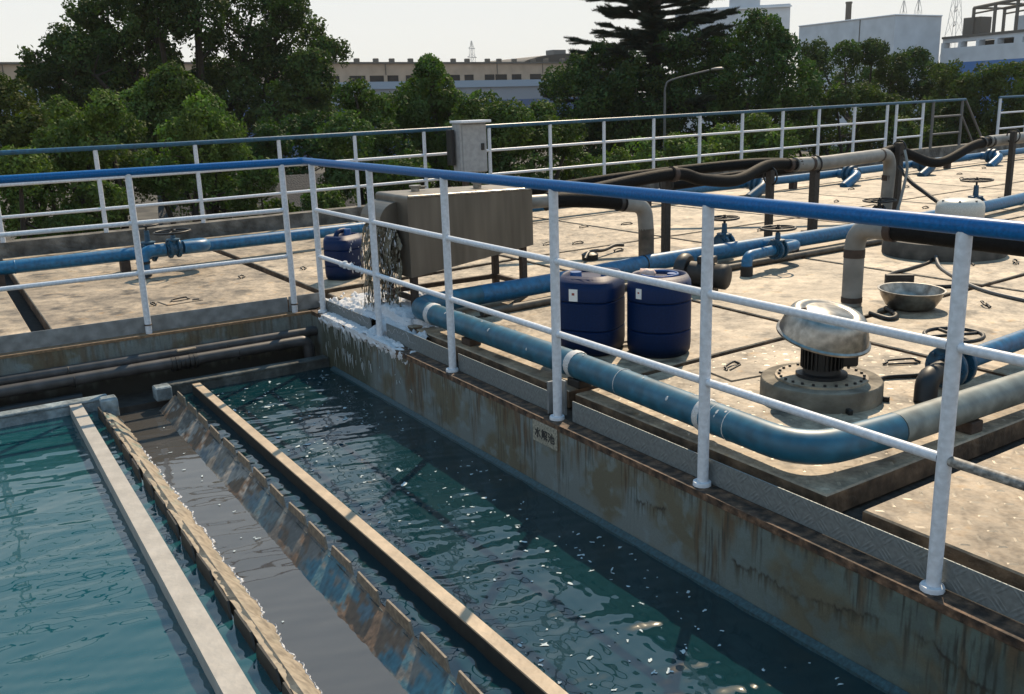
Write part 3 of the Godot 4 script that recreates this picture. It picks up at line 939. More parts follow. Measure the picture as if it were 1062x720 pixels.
func fence_z(x: float) -> float:
	return -4.2 - 0.05 * (x + 0.74)
func build_back_fence() -> void:
	OFF = Vector3.ZERO
	var b := nb()
	for s in [[-7.0, 25.0]]:
		var n := 16
		for k in n:
			var x0 := lerpf(s[0], s[1], float(k) / n)
			var x1 := lerpf(s[0], s[1], float(k + 1) / n)
			var y0 := 0.25 + 0.006 * maxf(x0, 0.0)
			var y1 := 0.25 + 0.006 * maxf(x1, 0.0)
			var p := [Vector3(x0, y0, fence_z(x0) + 0.03), Vector3(x1, y1, fence_z(x1) + 0.03)]
			var g := [Vector3(x0, y0, fence_z(x0) - 0.16), Vector3(x1, y1, fence_z(x1) - 0.16)]
			var low := Vector3(0, -0.8, 0)
			b.quad(p[0], p[1], g[1], g[0])
			b.quad(p[0] + low, p[1] + low, p[1], p[0])
			b.quad(g[1] + low, g[0] + low, g[0], g[1])
	struct("kerb", b, M.concrete, "grey-brown concrete kerb along the back edge of the deck")
	var F := thing("back_fence", "long white fence with a dull blue top rail along the back edge of the deck", "fence", Vector3(-0.74, 0.25, -4.2))
	var top := func(x: float) -> Vector3: return Vector3(x, 1.135 + 0.006 * maxf(x, 0.0), fence_z(x))
	b = nb()
	b.tube([top.call(-7.0), top.call(0.0), top.call(15.6)], 0.026, 10)
	part(F, "top_rail", b, M.rail_dull)
	var xs := [-6.6, -5.6, -4.65, -3.7, -2.72, -1.74, -0.75, 0.29, 1.26, 2.23, 3.2, 4.2, 5.22, 6.2, 7.18, 8.16, 9.13, 10.12, 11.07, 12.06, 13.03, 13.32, 14.17]
	for x in xs:
		b = nb()
		var t: Vector3 = top.call(x)
		b.tube([Vector3(x, 0.24 + 0.006 * maxf(x, 0.0), t.z), t - Vector3(0, 0.02, 0)], 0.024 if x < 8 else 0.027, 8)
		part(F, "post", b, M.white)
	for h in [0.315, 0.635]:
		for k in xs.size() - 1:
			if xs[k] == 13.03: continue
			b = nb()
			b.tube([top.call(xs[k]) - Vector3(0, h, 0), top.call(xs[k + 1]) - Vector3(0, h, 0)], 0.0185, 8)
			part(F, "middle_rail" if h < 0.5 else "lower_rail", b, M.white)
	# grey steel gate end and the stair handrails
	b = nb()
	b.tube([top.call(14.5) - Vector3(0, 0.9, 0), top.call(14.5)], 0.028, 8)
	b.tube([top.call(15.5) - Vector3(0, 0.9, 0), top.call(15.5)], 0.028, 8)
	b.tube([top.call(14.5) - Vector3(0, 0.3, 0), top.call(15.5) - Vector3(0, 0.3, 0)], 0.02, 8)
	b.tube([top.call(14.5) - Vector3(0, 0.63, 0), top.call(15.5) - Vector3(0, 0.63, 0)], 0.02, 8)
	b.tube([top.call(15.6), Vector3(16.5, 0.25, fence_z(16.5))], 0.022, 8)
	b.tube([top.call(15.5) - Vector3(0, 0.3, 0), Vector3(16.1, 0.25, fence_z(16.1))], 0.02, 8)
	part(F, "grey_end_frame", b, M.lamp_grey)
	F = thing("back_fence", "short white fence at the right edge beyond the stair opening", "fence", Vector3(16.9, 0.3, fence_z(16.9)))
	b = nb()
	b.tube([top.call(16.85), top.call(24.0)], 0.026, 10)
	part(F, "top_rail", b, M.rail_dull)
	for x in [16.9, 18.0, 19.1, 20.2]:
		b = nb()
		b.tube([top.call(x) - Vector3(0, 0.95, 0), top.call(x) - Vector3(0, 0.02, 0)], 0.03, 8)
		part(F, "post", b, M.white)
	for h in [0.315, 0.635]:
		b = nb()
		b.tube([top.call(16.9) - Vector3(0, h, 0), top.call(24.0) - Vector3(0, h, 0)], 0.0185, 8)
		part(F, "middle_rail" if h < 0.5 else "lower_rail", b, M.white)

# ------------------------------------------------------------------ pipework
func valve(label: String, at: Vector3, axis: Vector3, r: float, wheel_r: float, stem: float, group: String, m: Material = null) -> Node3D:
	if m == null: m = M.valve
	var T := thing("gate_valve", label, "valve", at, group)
	var ax := looking(axis)
	var b := nb()
	for s in [-1.0, 1.0]:
		b = nb()
		var f: Vector3 = at + axis.normalized() * s * r * 0.75
		var fb: Basis = looking(axis * s)
		b.lathe([Vector2(0, -0.012), Vector2(r * 1.75, -0.012), Vector2(r * 1.8, -0.008), Vector2(r * 1.8, 0.008), Vector2(r * 1.75, 0.012), Vector2(r * 1.1, 0.012), Vector2(r * 1.1, 0.03), Vector2(0, 0.03)], f, fb, 20)
		for k in 8:
			var a := TAU * k / 8.0
			b.tube([f + fb * Vector3(cos(a) * r * 1.45, -0.02, sin(a) * r * 1.45), f + fb * Vector3(cos(a) * r * 1.45, 0.022, sin(a) * r * 1.45)], 0.008, 6)
		part(T, "flange", b, m)
	b = nb()
	b.lathe([Vector2(0, -r * 0.8), Vector2(r * 1.15, -r * 0.8), Vector2(r * 1.35, 0.0), Vector2(r * 1.15, r * 0.8), Vector2(0, r * 0.8)], at, ax, 16)
	b.lathe([Vector2(r * 1.0, 0.0), Vector2(r * 0.9, r * 1.5), Vector2(r * 1.3, r * 1.55), Vector2(r * 1.3, r * 1.8), Vector2(r * 0.5, r * 1.9), Vector2(r * 0.42, stem * 0.8), Vector2(0, stem * 0.8)], at, Basis.IDENTITY, 14)
	part(T, "body", b, m)
	b = nb()
	b.tube([at + Vector3(0, stem * 0.7, 0), at + Vector3(0, stem + 0.03, 0)], 0.011, 8)
	part(T, "stem", b, M.black)
	b = nb()
	var w := at + Vector3(0, stem, 0)
	b.torus(w, Basis(Vector3(0, 0, 1), 0.03), wheel_r, 0.010, 24, 8)
	for k in 4:
		var a := TAU * k / 4.0 + 0.4
		b.tube([w, w + Vector3(cos(a), 0.0, sin(a)) * wheel_r], 0.008, 6)
	b.lathe([Vector2(0, 0.015), Vector2(0.022, 0.015), Vector2(0.024, -0.015), Vector2(0, -0.015)], w, Basis.IDENTITY, 10)
	part(T, "handwheel", b, M.black)
	return T

func pipe_block(parent: Node, at: Vector3, top: float, m: Material = null) -> void:
	var b := nb()
	b.box(Vector3(at.x, (DECK + top) / 2.0, at.z), Vector3(0.08, top - DECK, 0.10), 0.004)
	part(parent, "support_block", b, m if m else M.dark_rust)

func build_pipes() -> void:
	var b: MB
	# trough pipes
	var T := thing("trough_pipe", "upper dark plastic pipe lying in the trough against the far wall", "pipe", Vector3(-1.2, -0.14, 0.115), "dark pipes in the trough")
	b = nb()
	b.tube([Vector3(-7.0, -0.160, 0.115), Vector3(-0.055, -0.130, 0.115)], 0.036, 14)
	part(T, "pipe", b, M.trough_pipe)
	for x in [-1.75, -0.72]:
		b = nb()
		b.torus(Vector3(x, -0.145, 0.115), Basis(Vector3(0, 0, 1), PI / 2), 0.038, 0.006, 16, 6)
		part(T, "strap", b, M.black)
	b = nb()
	b.box(Vector3(-1.0, -0.112, 0.13), Vector3(0.13, 0.014, 0.05), 0.004, Basis(Vector3(0, 1, 0), 0.1))
	part(T, "tan_wood_chip", b, M.cream_beam)
	T = thing("trough_pipe", "lower dark plastic pipe with a ribbed coupling, in front in the trough", "pipe", Vector3(-1.2, -0.21, 0.19), "dark pipes in the trough")
	b = nb()
	b.tube(fillet([Vector3(-7.0, -0.222, 0.19), Vector3(-0.155, -0.172, 0.19), Vector3(-0.145, -0.30, 0.19)], 0.05), 0.039, 14)
	part(T, "pipe", b, M.trough_pipe)
	b = nb()
	for k in 6:
		var x := -1.12 + 0.03 * k
		var R := 0.051 if k in [0, 1, 4, 5] else 0.046
		b.tube([Vector3(x, -0.181 + 0.007 * x, 0.19), Vector3(x + 0.024, -0.181 + 0.007 * x, 0.19)], R, 16)
	part(T, "coupling", b, M.black)
	for x in [-1.73, -0.66]:
		b = nb()
		b.torus(Vector3(x, -0.181 + 0.007 * x, 0.19), Basis(Vector3(0, 0, 1), PI / 2), 0.041, 0.006, 16, 6)
		part(T, "strap", b, M.black)
	T = thing("trough_pipe", "third dark pipe lowest in the trough, mostly in shadow", "pipe", Vector3(-2.6, -0.31, 0.22), "dark pipes in the trough")
	b = nb()
	b.tube([Vector3(-7.0, -0.315, 0.22), Vector3(-1.7, -0.30, 0.22)], 0.034, 12)
	part(T, "pipe", b, M.black)

	# main pipe along the railing: from the far elbow to the near elbow and away to the right
	T = thing("railing_pipe", "thick worn blue pipe running behind the right railing, bent at both ends", "pipe", Vector3(0.21, DECK, 2.9))
	b = nb()
	var path := fillet([Vector3(0.72, 0.205, 1.215), Vector3(0.20, 0.205, 1.25), Vector3(0.225, 0.20, 3.0), Vector3(0.17, 0.205, 4.52), Vector3(0.62, 0.21, 4.55)], 0.20, 8)
	b.tube(path, 0.065, 20)
	part(T, "blue_run", b, M.pipe_worn)
	b = nb()
	b.tube([Vector3(0.62, 0.21, 4.55), Vector3(3.6, 0.21, 4.50)], 0.0652, 20)
	part(T, "faded_run", b, M.pipe_faded, "faded grey-green length after the near elbow")
	var coats := [[1.55, 0.055], [3.03, 0.05], [3.98, 0.035]]
	var fn := FastNoiseLite.new()
	fn.seed = 7; fn.frequency = 9.0
	for c in coats:
		b = nb()
		var cx := lerpf(0.2, 0.225, clampf((c[0] - 1.25) / 1.75, 0.0, 1.0)) if c[0] < 3.0 else lerpf(0.225, 0.17, (c[0] - 3.0) / 1.52)
		b.tube([Vector3(cx, 0.203, c[0] - c[1] / 2), Vector3(cx, 0.203, c[0] - c[1] / 4), Vector3(cx, 0.203, c[0] + c[1] / 4), Vector3(cx, 0.203, c[0] + c[1] / 2)], [0.0655, 0.070, 0.070, 0.0655], 18, false)
		part(T, "white_tape_wrap", b, M.tape)
	b = nb()
	for k in 26:      # spatters of white paint on the upper side
		var z := rng.randf_range(1.5, 4.3)
		var a := rng.randf_range(0.2, 2.6)
		var cx := lerpf(0.2, 0.225, clampf((z - 1.25) / 1.75, 0.0, 1.0)) if z < 3.0 else lerpf(0.225, 0.17, (z - 3.0) / 1.52)
		var nn := Vector3(-cos(a), sin(a), 0.0)
		var p := Vector3(cx, 0.203, z) + nn * 0.0655
		var s := rng.randf_range(0.002, 0.006)
		b.lathe([Vector2(0.0, 0.0012), Vector2(s, 0.0008), Vector2(s * 1.2, -0.002)], p, looking(nn), 7, 1.0, rng.randf_range(1.0, 2.2))
	for z in [3.42, 3.97, 4.05, 4.14]:
		b.torus(Vector3(lerpf(0.225, 0.17, (z - 3.0) / 1.52), 0.203, z), Basis(Vector3(1, 0, 0), PI / 2), 0.0645, 0.0022, 24, 5)
	part(T, "paint_spatter", b, M.tape, "", true)
	pipe_block(T, Vector3(0.22, 0, 3.06), 0.14, M.black); pipe_block(T, Vector3(0.21, 0, 2.0), 0.14); pipe_block(T, Vector3(1.1, 0, 4.54), 0.15)

	# the pipe along the deck that carries on from it
	T = thing("deck_pipe", "long blue pipe crossing the deck behind the two blue drums", "pipe", Vector3(3.0, DECK, 0.95))
	b = nb()
	b.tube(smooth([Vector3(0.72, 0.205, 1.215), Vector3(1.38, 0.2, 1.15), Vector3(2.4, 0.2, 0.98), Vector3(3.46, 0.2, 0.94), Vector3(5.0, 0.2, 0.88), Vector3(7.35, 0.2, 0.66), Vector3(9.5, 0.2, 0.30), Vector3(13.0, 0.2, -0.1)], 5), 0.066, 18)
	part(T, "pipe", b, M.pipe_blue)
	for x in [[1.7, 1.08], [4.1, 0.92], [5.4, 0.84], [6.4, 0.75]]: pipe_block(T, Vector3(x[0], 0, x[1]), 0.15)
	b = nb()
	b.torus(Vector3(2.35, 0.2, 0.985), Basis(Vector3(0, 0, 1), PI / 2), 0.067, 0.007, 18, 6)
	part(T, "clamp_ring", b, M.black)
	b = nb()
	b.tube([Vector3(0.62, 0.128, 1.42), Vector3(3.2, 0.128, 1.24), Vector3(5.6, 0.128, 1.14)], 0.026, 10)
	solo("conduit", "thin grey-brown conduit lying along the front of the long blue deck pipe", "conduit", b, M.brown_pipe)
	# branch with valve on it
	T = thing("branch_pipe", "short blue branch bent down into the deck beside the long blue pipe", "pipe", Vector3(2.96, DECK, 1.47))
	b = nb()
	b.tube(fillet([Vector3(2.95, 0.13, 1.50), Vector3(2.97, 0.25, 1.48), Vector3(3.32, 0.25, 1.41)], 0.09), 0.042, 14)
	b.tube(fillet([Vector3(3.46, 0.25, 1.39), Vector3(3.72, 0.25, 1.34), Vector3(3.70, 0.21, 0.96)], 0.12), 0.042, 14)
	part(T, "pipe", b, M.pipe_blue)
	b = nb()
	b.lathe([Vector2(0.048, 0.0), Vector2(0.048, 0.075), Vector2(0.040, 0.08)], Vector3(2.95, DECK, 1.50), Basis.IDENTITY, 14)
	part(T, "black_sleeve", b, M.black)
	valve("blue gate valve on the short branch in front of the long blue pipe", Vector3(3.39, 0.25, 1.40), Vector3(1, 0, -0.2), 0.045, 0.135, 0.17, "gate valves with dark handwheels")
	valve("blue gate valve just behind the long blue pipe, nearest the grey post", Vector3(3.45, 0.22, 0.74), Vector3(1, 0, -0.1), 0.05, 0.12, 0.22, "gate valves with dark handwheels")
	valve("blue gate valve on the long pipe by the white-capped mixer", Vector3(7.42, 0.2, 0.52), Vector3(1, 0, -0.1), 0.06, 0.16, 0.28, "gate valves with dark handwheels")
	valve("dark low valve between the tall grey riser and the white-capped mixer", Vector3(6.55, 0.17, -0.05), Vector3(1, 0, 0.1), 0.04, 0.17, 0.12, "gate valves with dark handwheels", M.black)
	valve("dark low valve just left of the white cap", Vector3(6.75, 0.17, 0.75), Vector3(1, 0, 0.1), 0.04, 0.17, 0.10, "gate valves with dark handwheels", M.black)

	# back pipe along the rear of the deck
	T = thing("back_pipe", "long blue pipe along the rear of the deck in front of the back fence", "pipe", Vector3(0.0, DECK, -2.35))
	b = nb()
	b.tube(smooth([Vector3(-7.0, 0.25, -2.2), Vector3(-1.9, 0.25, -2.26), Vector3(-0.9, 0.25, -2.30), Vector3(1.0, 0.25, -2.43), Vector3(4.5, 0.25, -2.80), Vector3(7.6, 0.25, -2.95), Vector3(9.3, 0.25, -3.08), Vector3(13.6, 0.25, -3.58), Vector3(20.0, 0.25, -4.2)], 4), 0.058, 16)
	part(T, "pipe", b, M.pipe_blue)
	for x in [[-1.93, -2.25], [-0.92, -2.30], [2.4, -2.57], [5.6, -2.86], [8.5, -3.02], [11.0, -3.28], [12.9, -3.5]]: pipe_block(T, Vector3(x[0], 0, x[1]), 0.2)
	b = nb()
	b.torus(Vector3(-1.80, 0.25, -2.262), Basis(Vector3(0, 0, 1), PI / 2), 0.056, 0.007, 18, 6)
	part(T, "joint_ring", b, M.pipe_blue)
	T = thing("bypass_pipe", "blue bypass loop with a U-bend on the left deck", "pipe", Vector3(-0.83, DECK, -1.78))
	b = nb()
	b.tube(fillet([Vector3(-0.86, 0.11, -1.78), Vector3(-0.85, 0.325, -1.80), Vector3(-0.66, 0.325, -1.82)], 0.11), 0.053, 16)
	b.tube(fillet([Vector3(-0.50, 0.325, -1.83), Vector3(-0.30, 0.32, -1.85), Vector3(-0.28, 0.31, -2.08), Vector3(-0.55, 0.27, -2.25)], 0.13), 0.055, 16)
	part(T, "pipe", b, M.pipe_blue)
	b = nb()
	for h in [0.125, 0.235]: b.torus(Vector3(-0.857, h, -1.785), Basis.IDENTITY, 0.050, 0.012, 16, 6)
	part(T, "black_collar", b, M.black)
	valve("blue gate valve on the bypass loop, front of the pair on the left deck", Vector3(-0.58, 0.325, -1.825), Vector3(1, 0, -0.05), 0.046, 0.15, 0.145, "gate valves with dark handwheels")
	valve("blue gate valve on the back pipe, rear of the pair on the left deck", Vector3(-0.70, 0.25, -2.31), Vector3(1, 0, -0.05), 0.052, 0.11, 0.245, "gate valves with dark handwheels")
	var taps := [[7.25, -2.95, "first short drop branch of the back pipe, under the sagging hose", 0], [9.3, -3.06, "second short drop branch of the back pipe, right of the support post", 1], [11.45, -3.3, "third short drop branch of the back pipe, dark blue", 0], [13.8, -3.6, "bright blue drop branch of the back pipe near the fence opening", 1]]
	for t in taps:
		T = thing("drop_branch", t[2], "pipe", Vector3(t[0], DECK, t[1] + 0.5), "drop branches along the back pipe")
		b = nb()
		b.tube(fillet([Vector3(t[0] + 0.25, 0.25, t[1]), Vector3(t[0] + 0.22, 0.27, t[1] + 0.40), Vector3(t[0] - 0.15, 0.10, t[1] + 0.42)], 0.16), 0.07, 12)
		part(T, "pipe", b, M.pipe_blue if t[3] == 1 else M.valve)
		b = nb()
		for s in [0.0, 0.09]:
			b.tube([Vector3(t[0] + 0.245, 0.255, t[1] + 0.14 + s), Vector3(t[0] + 0.243, 0.255, t[1] + 0.18 + s)], 0.125, 18)
		b.tube([Vector3(t[0] + 0.245, 0.255, t[1] + 0.1), Vector3(t[0] + 0.245, 0.257, t[1] + 0.34)], 0.09, 14)
		part(T, "flange", b, M.valve)

	# support posts and the overhead line
	var posts := [[3.05, 0.44, 0.80, "rusty square post under the drooping hose, left of the row"], [4.52, 0.244, 0.76, "rusty square post, second in the row"], [5.22, 0.177, 0.83, "thick dark square post with a bracket, third in the row"], [7.09, -0.24, 0.88, "dark square post beside the tall grey riser"], [9.23, -0.19, 0.92, "dark slender post at the right edge of the picture"]]
	for p in posts:
		var w := 0.075 if p[0] > 5.0 and p[0] < 8.0 else 0.062
		T = thing("pipe_support_post", p[3], "post", Vector3(p[0], DECK, p[1]), "square posts carrying the overhead hose")
		b = nb()
		b.box(Vector3(p[0], (DECK + p[2]) / 2.0, p[1]), Vector3(w, p[2] - DECK, w), 0.004)
		part(T, "post", b, M.steel_post)
		b = nb()
		b.box(Vector3(p[0], DECK + 0.005, p[1]), Vector3(0.16, 0.01, 0.16), 0.002)
		part(T, "foot_plate", b, M.dark_rust)
		b = nb()
		b.torus(Vector3(p[0], p[2] - 0.06, p[1]), Basis(Vector3(0, 0, 1), PI / 2), 0.085, 0.008, 14, 6)
		part(T, "bracket", b, M.black)
	T = thing("hose", "black hose sagging between the rusty posts to the grey overhead pipe", "hose", Vector3(3.05, 0.8, 0.5), "black hoses on the deck")
	b = nb()
	b.tube(smooth([Vector3(1.75, 0.68, 0.50), Vector3(2.2, 0.765, 0.56), Vector3(3.05, 0.83, 0.52), Vector3(3.42, 0.757, 0.48), Vector3(3.95, 0.71, 0.371), Vector3(4.5, 0.80, 0.22), Vector3(4.9, 0.785, 0.20)], 6), 0.053, 14)
	part(T, "hose", b, M.rubber)
	b = nb()
	for x in [4.82, 4.93]: b.tube([Vector3(x - 0.02, 0.787, 0.2), Vector3(x + 0.02, 0.786, 0.2)], 0.066, 14)
	b.tube([Vector3(3.03, 0.832, 0.523), Vector3(3.08, 0.826, 0.518)], 0.066, 14)
	part(T, "clamp", b, M.dark_rust)
	T = thing("hose", "second black hose just behind the sagging one, running up from the kerb", "hose", Vector3(3.6, 0.7, -0.4), "black hoses on the deck")
	b = nb()
	b.tube(smooth([Vector3(2.2, 0.66, -0.6), Vector3(3.0, 0.74, -0.35), Vector3(3.7, 0.79, -0.1), Vector3(4.4, 0.82, 0.1), Vector3(4.85, 0.80, 0.14)], 6), 0.05, 12)
	part(T, "hose", b, M.rubber)
	T = thing("overhead_pipe", "pale grey overhead pipe ending in an elbow and a riser down to the deck", "pipe", Vector3(6.86, DECK, -0.2))
	b = nb()
	b.tube(fillet([Vector3(4.9, 0.785, 0.20), Vector3(5.3, 0.775, 0.18), Vector3(6.86, 0.775, -0.17), Vector3(6.86, DECK + 0.004, -0.20)], 0.22, 8), 0.068, 18)
	part(T, "pipe", b, M.grey_pipe)
	for s in [[Vector3(6.86, 0.48, -0.19), Vector3(6.86, 0.54, -0.187)], [Vector3(6.56, 0.775, -0.105), Vector3(6.60, 0.775, -0.114)], [Vector3(5.12, 0.781, 0.19), Vector3(5.155, 0.78, 0.19)]]:
		b = nb()
		b.tube(s, 0.072, 16)
		part(T, "brown_collar", b, M.dark_rust)
	T = thing("hose", "black hose dipping past the grey riser to the far grey pipe", "hose", Vector3(7.1, 0.76, -0.25), "black hoses on the deck")
	b = nb()
	b.tube(smooth([Vector3(4.6, 0.52, -1.3), Vector3(5.4, 0.62, -0.8), Vector3(6.2, 0.73, -0.35), Vector3(6.6, 0.735, -0.26), Vector3(7.1, 0.80, -0.33), Vector3(7.4, 0.73, -0.32), Vector3(7.7, 0.63, -0.28), Vector3(7.97, 0.625, -0.25), Vector3(8.5, 0.77, -0.26), Vector3(8.85, 0.81, -0.28)], 6), 0.055, 14)
	part(T, "hose", b, M.rubber)
	b = nb()
	for x in [8.72, 8.9]: b.tube([Vector3(x - 0.02, 0.80, -0.275), Vector3(x + 0.02, 0.805, -0.28)], 0.072, 14)
	part(T, "clamp", b, M.black)
	b = nb()
	b.tube([Vector3(8.85, 0.81, -0.28), Vector3(13.0, 0.82, -0.72)], 0.07, 16)
	solo("overhead_pipe", "short pale grey overhead pipe at the right edge behind the dark post", "pipe", b, M.grey_pipe)
	# hose from the steel tank to the brown riser
	T = thing("tank_hose", "short black hose from the steel tank to a brown riser with a grey elbow", "hose", Vector3(2.48, DECK, 0.86))
	b = nb()
	b.tube([Vector3(1.255, 0.755, 0.85), Vector3(1.60, 0.748, 0.85)], 0.05, 16)
	part(T, "tank_outlet", b, M.grey_pipe)
	b = nb()
	for x in [1.33, 1.56]: b.tube([Vector3(x - 0.018, 0.752, 0.85), Vector3(x + 0.018, 0.752, 0.85)], 0.062, 14)
	b.tube([Vector3(2.20, 0.678, 0.85), Vector3(2.235, 0.674, 0.85)], 0.063, 14)
	part(T, "clamp", b, M.black)
	b = nb()
	b.tube(smooth([Vector3(1.58, 0.748, 0.85), Vector3(1.8, 0.735, 0.85), Vector3(2.1, 0.70, 0.85), Vector3(2.28, 0.665, 0.85)], 5), 0.058, 16)
	part(T, "hose", b, M.rubber)
	b = nb()
	b.tube(fillet([Vector3(2.26, 0.668, 0.85), Vector3(2.47, 0.638, 0.85), Vector3(2.48, 0.43, 0.86)], 0.13, 8), 0.062, 18)
	part(T, "elbow", b, M.grey_pipe)
	b = nb()
	b.tube([Vector3(2.48, 0.455, 0.859), Vector3(2.48, DECK + 0.003, 0.862)], 0.063, 18)
	part(T, "riser", b, M.brown_pipe)
	# near riser and its black pipe
	T = thing("near_riser", "thick grey riser with rusty bands and an elbow into a black pipe", "pipe", Vector3(2.68, DECK, 2.72))
	b = nb()
	b.tube(fillet([Vector3(2.68, DECK + 0.003, 2.70), Vector3(2.68, 0.62, 2.70), Vector3(2.67, 0.62, 3.0)], 0.15, 8), 0.064, 20)
	part(T, "riser", b, M.grey_pipe)
	for s in [[0.42, 0.475], [0.125, 0.16]]:
		b = nb()
		b.tube([Vector3(2.68, s[0], 2.70), Vector3(2.68, s[1], 2.70)], 0.067, 18)
		part(T, "rust_band", b, M.dark_rust)
	b = nb()
	b.tube([Vector3(2.67, 0.62, 2.93), Vector3(2.66, 0.60, 7.0)], 0.058, 18)
	part(T, "black_pipe", b, M.rubber)
	b = nb()
	b.tube([Vector3(2.67, 0.62, 2.95), Vector3(2.67, 0.62, 3.0)], 0.070, 16)
	part(T, "clamp", b, M.dark_rust)
	# valve at the right with its dark elbow
	T = thing("inlet_elbow", "dark elbow rising from the deck into a blue flanged pipe at the right edge", "pipe", Vector3(1.30, DECK, 4.2))
	b = nb()
	b.tube(fillet([Vector3(1.29, DECK, 4.22), Vector3(1.32, 0.20, 4.20), Vector3(1.52, 0.205, 4.16)], 0.10), 0.05, 16)
	part(T, "elbow", b, M.black)
	b = nb()
	b.tube([Vector3(1.62, 0.205, 4.14), Vector3(4.0, 0.205, 3.90)], 0.048, 16)
	part(T, "pipe", b, M.pipe_blue)
	valve("large dark blue gate valve behind the fourth-to-last white post at the right", Vector3(1.57, 0.205, 4.15), Vector3(1, 0, -0.1), 0.056, 0.125, 0.15, "gate valves with dark handwheels")

# ------------------------------------------------------------------ things on the deck
func jerrican(called: String, label: String, c: Vector3, sx: float, sz: float, h: float, turn: float, rounded: float, group: String) -> Node3D:
	var T := thing(called, label, "drum", c, group)
	var b := nb()
	var bs := Basis(Vector3.UP, turn)
	var r := 1.0
	var prof := [Vector2(0.0, 0.0), Vector2(0.90, 0.0), Vector2(0.975, 0.02), Vector2(1.0, 0.06), Vector2(1.0, h * 0.30), Vector2(0.985, h * 0.315), Vector2(1.0, h * 0.33), Vector2(1.0, h * 0.66), Vector2(0.985, h * 0.675), Vector2(1.0, h * 0.69), Vector2(1.0, h - 0.075), Vector2(0.975, h - 0.035), Vector2(0.90, h - 0.012), Vector2(0.84, h), Vector2(0.80, h - 0.006), Vector2(0.78, h - 0.028), Vector2(0.0, h - 0.024)]
	b.lathe(prof, c, bs, 40, sx, sz, rounded)
	part(T, "body", b, M.drum)
	return T

func drum_label(T: Node, c: Vector3, sx: float, sz: float, pw: float, turn: float, dir: Vector3, w: float, h: float) -> void:
	var bs := Basis(Vector3.UP, turn)
	var l := (bs.inverse() * dir).normalized()
	var r := 1.0 / pow(pow(absf(l.x) / sx, pw) + pow(absf(l.z) / sz, pw), 1.0 / pw)
	var p := l * r
	var n := Vector3(signf(p.x) * pow(absf(p.x) / sx, pw - 1.0) / sx, 0, signf(p.z) * pow(absf(p.z) / sz, pw - 1.0) / sz).normalized()
	var nn := bs * n
	var fr := Basis(Vector3.UP.cross(nn).normalized(), Vector3.UP, nn)
	var b := nb()
	b.box(c + bs * p + nn * 0.001, Vector3(w, h, 0.004), 0.0, fr)
	var lab := part(T, "paper_label", b, M.paper)
	b = nb()
	b.box(c + bs * p + nn * 0.0034 + Vector3(0, h * 0.1, 0), Vector3(w * 0.3, w * 0.26, 0.002), 0.0, fr)
	part(lab, "label_mark", b, M.print_red)

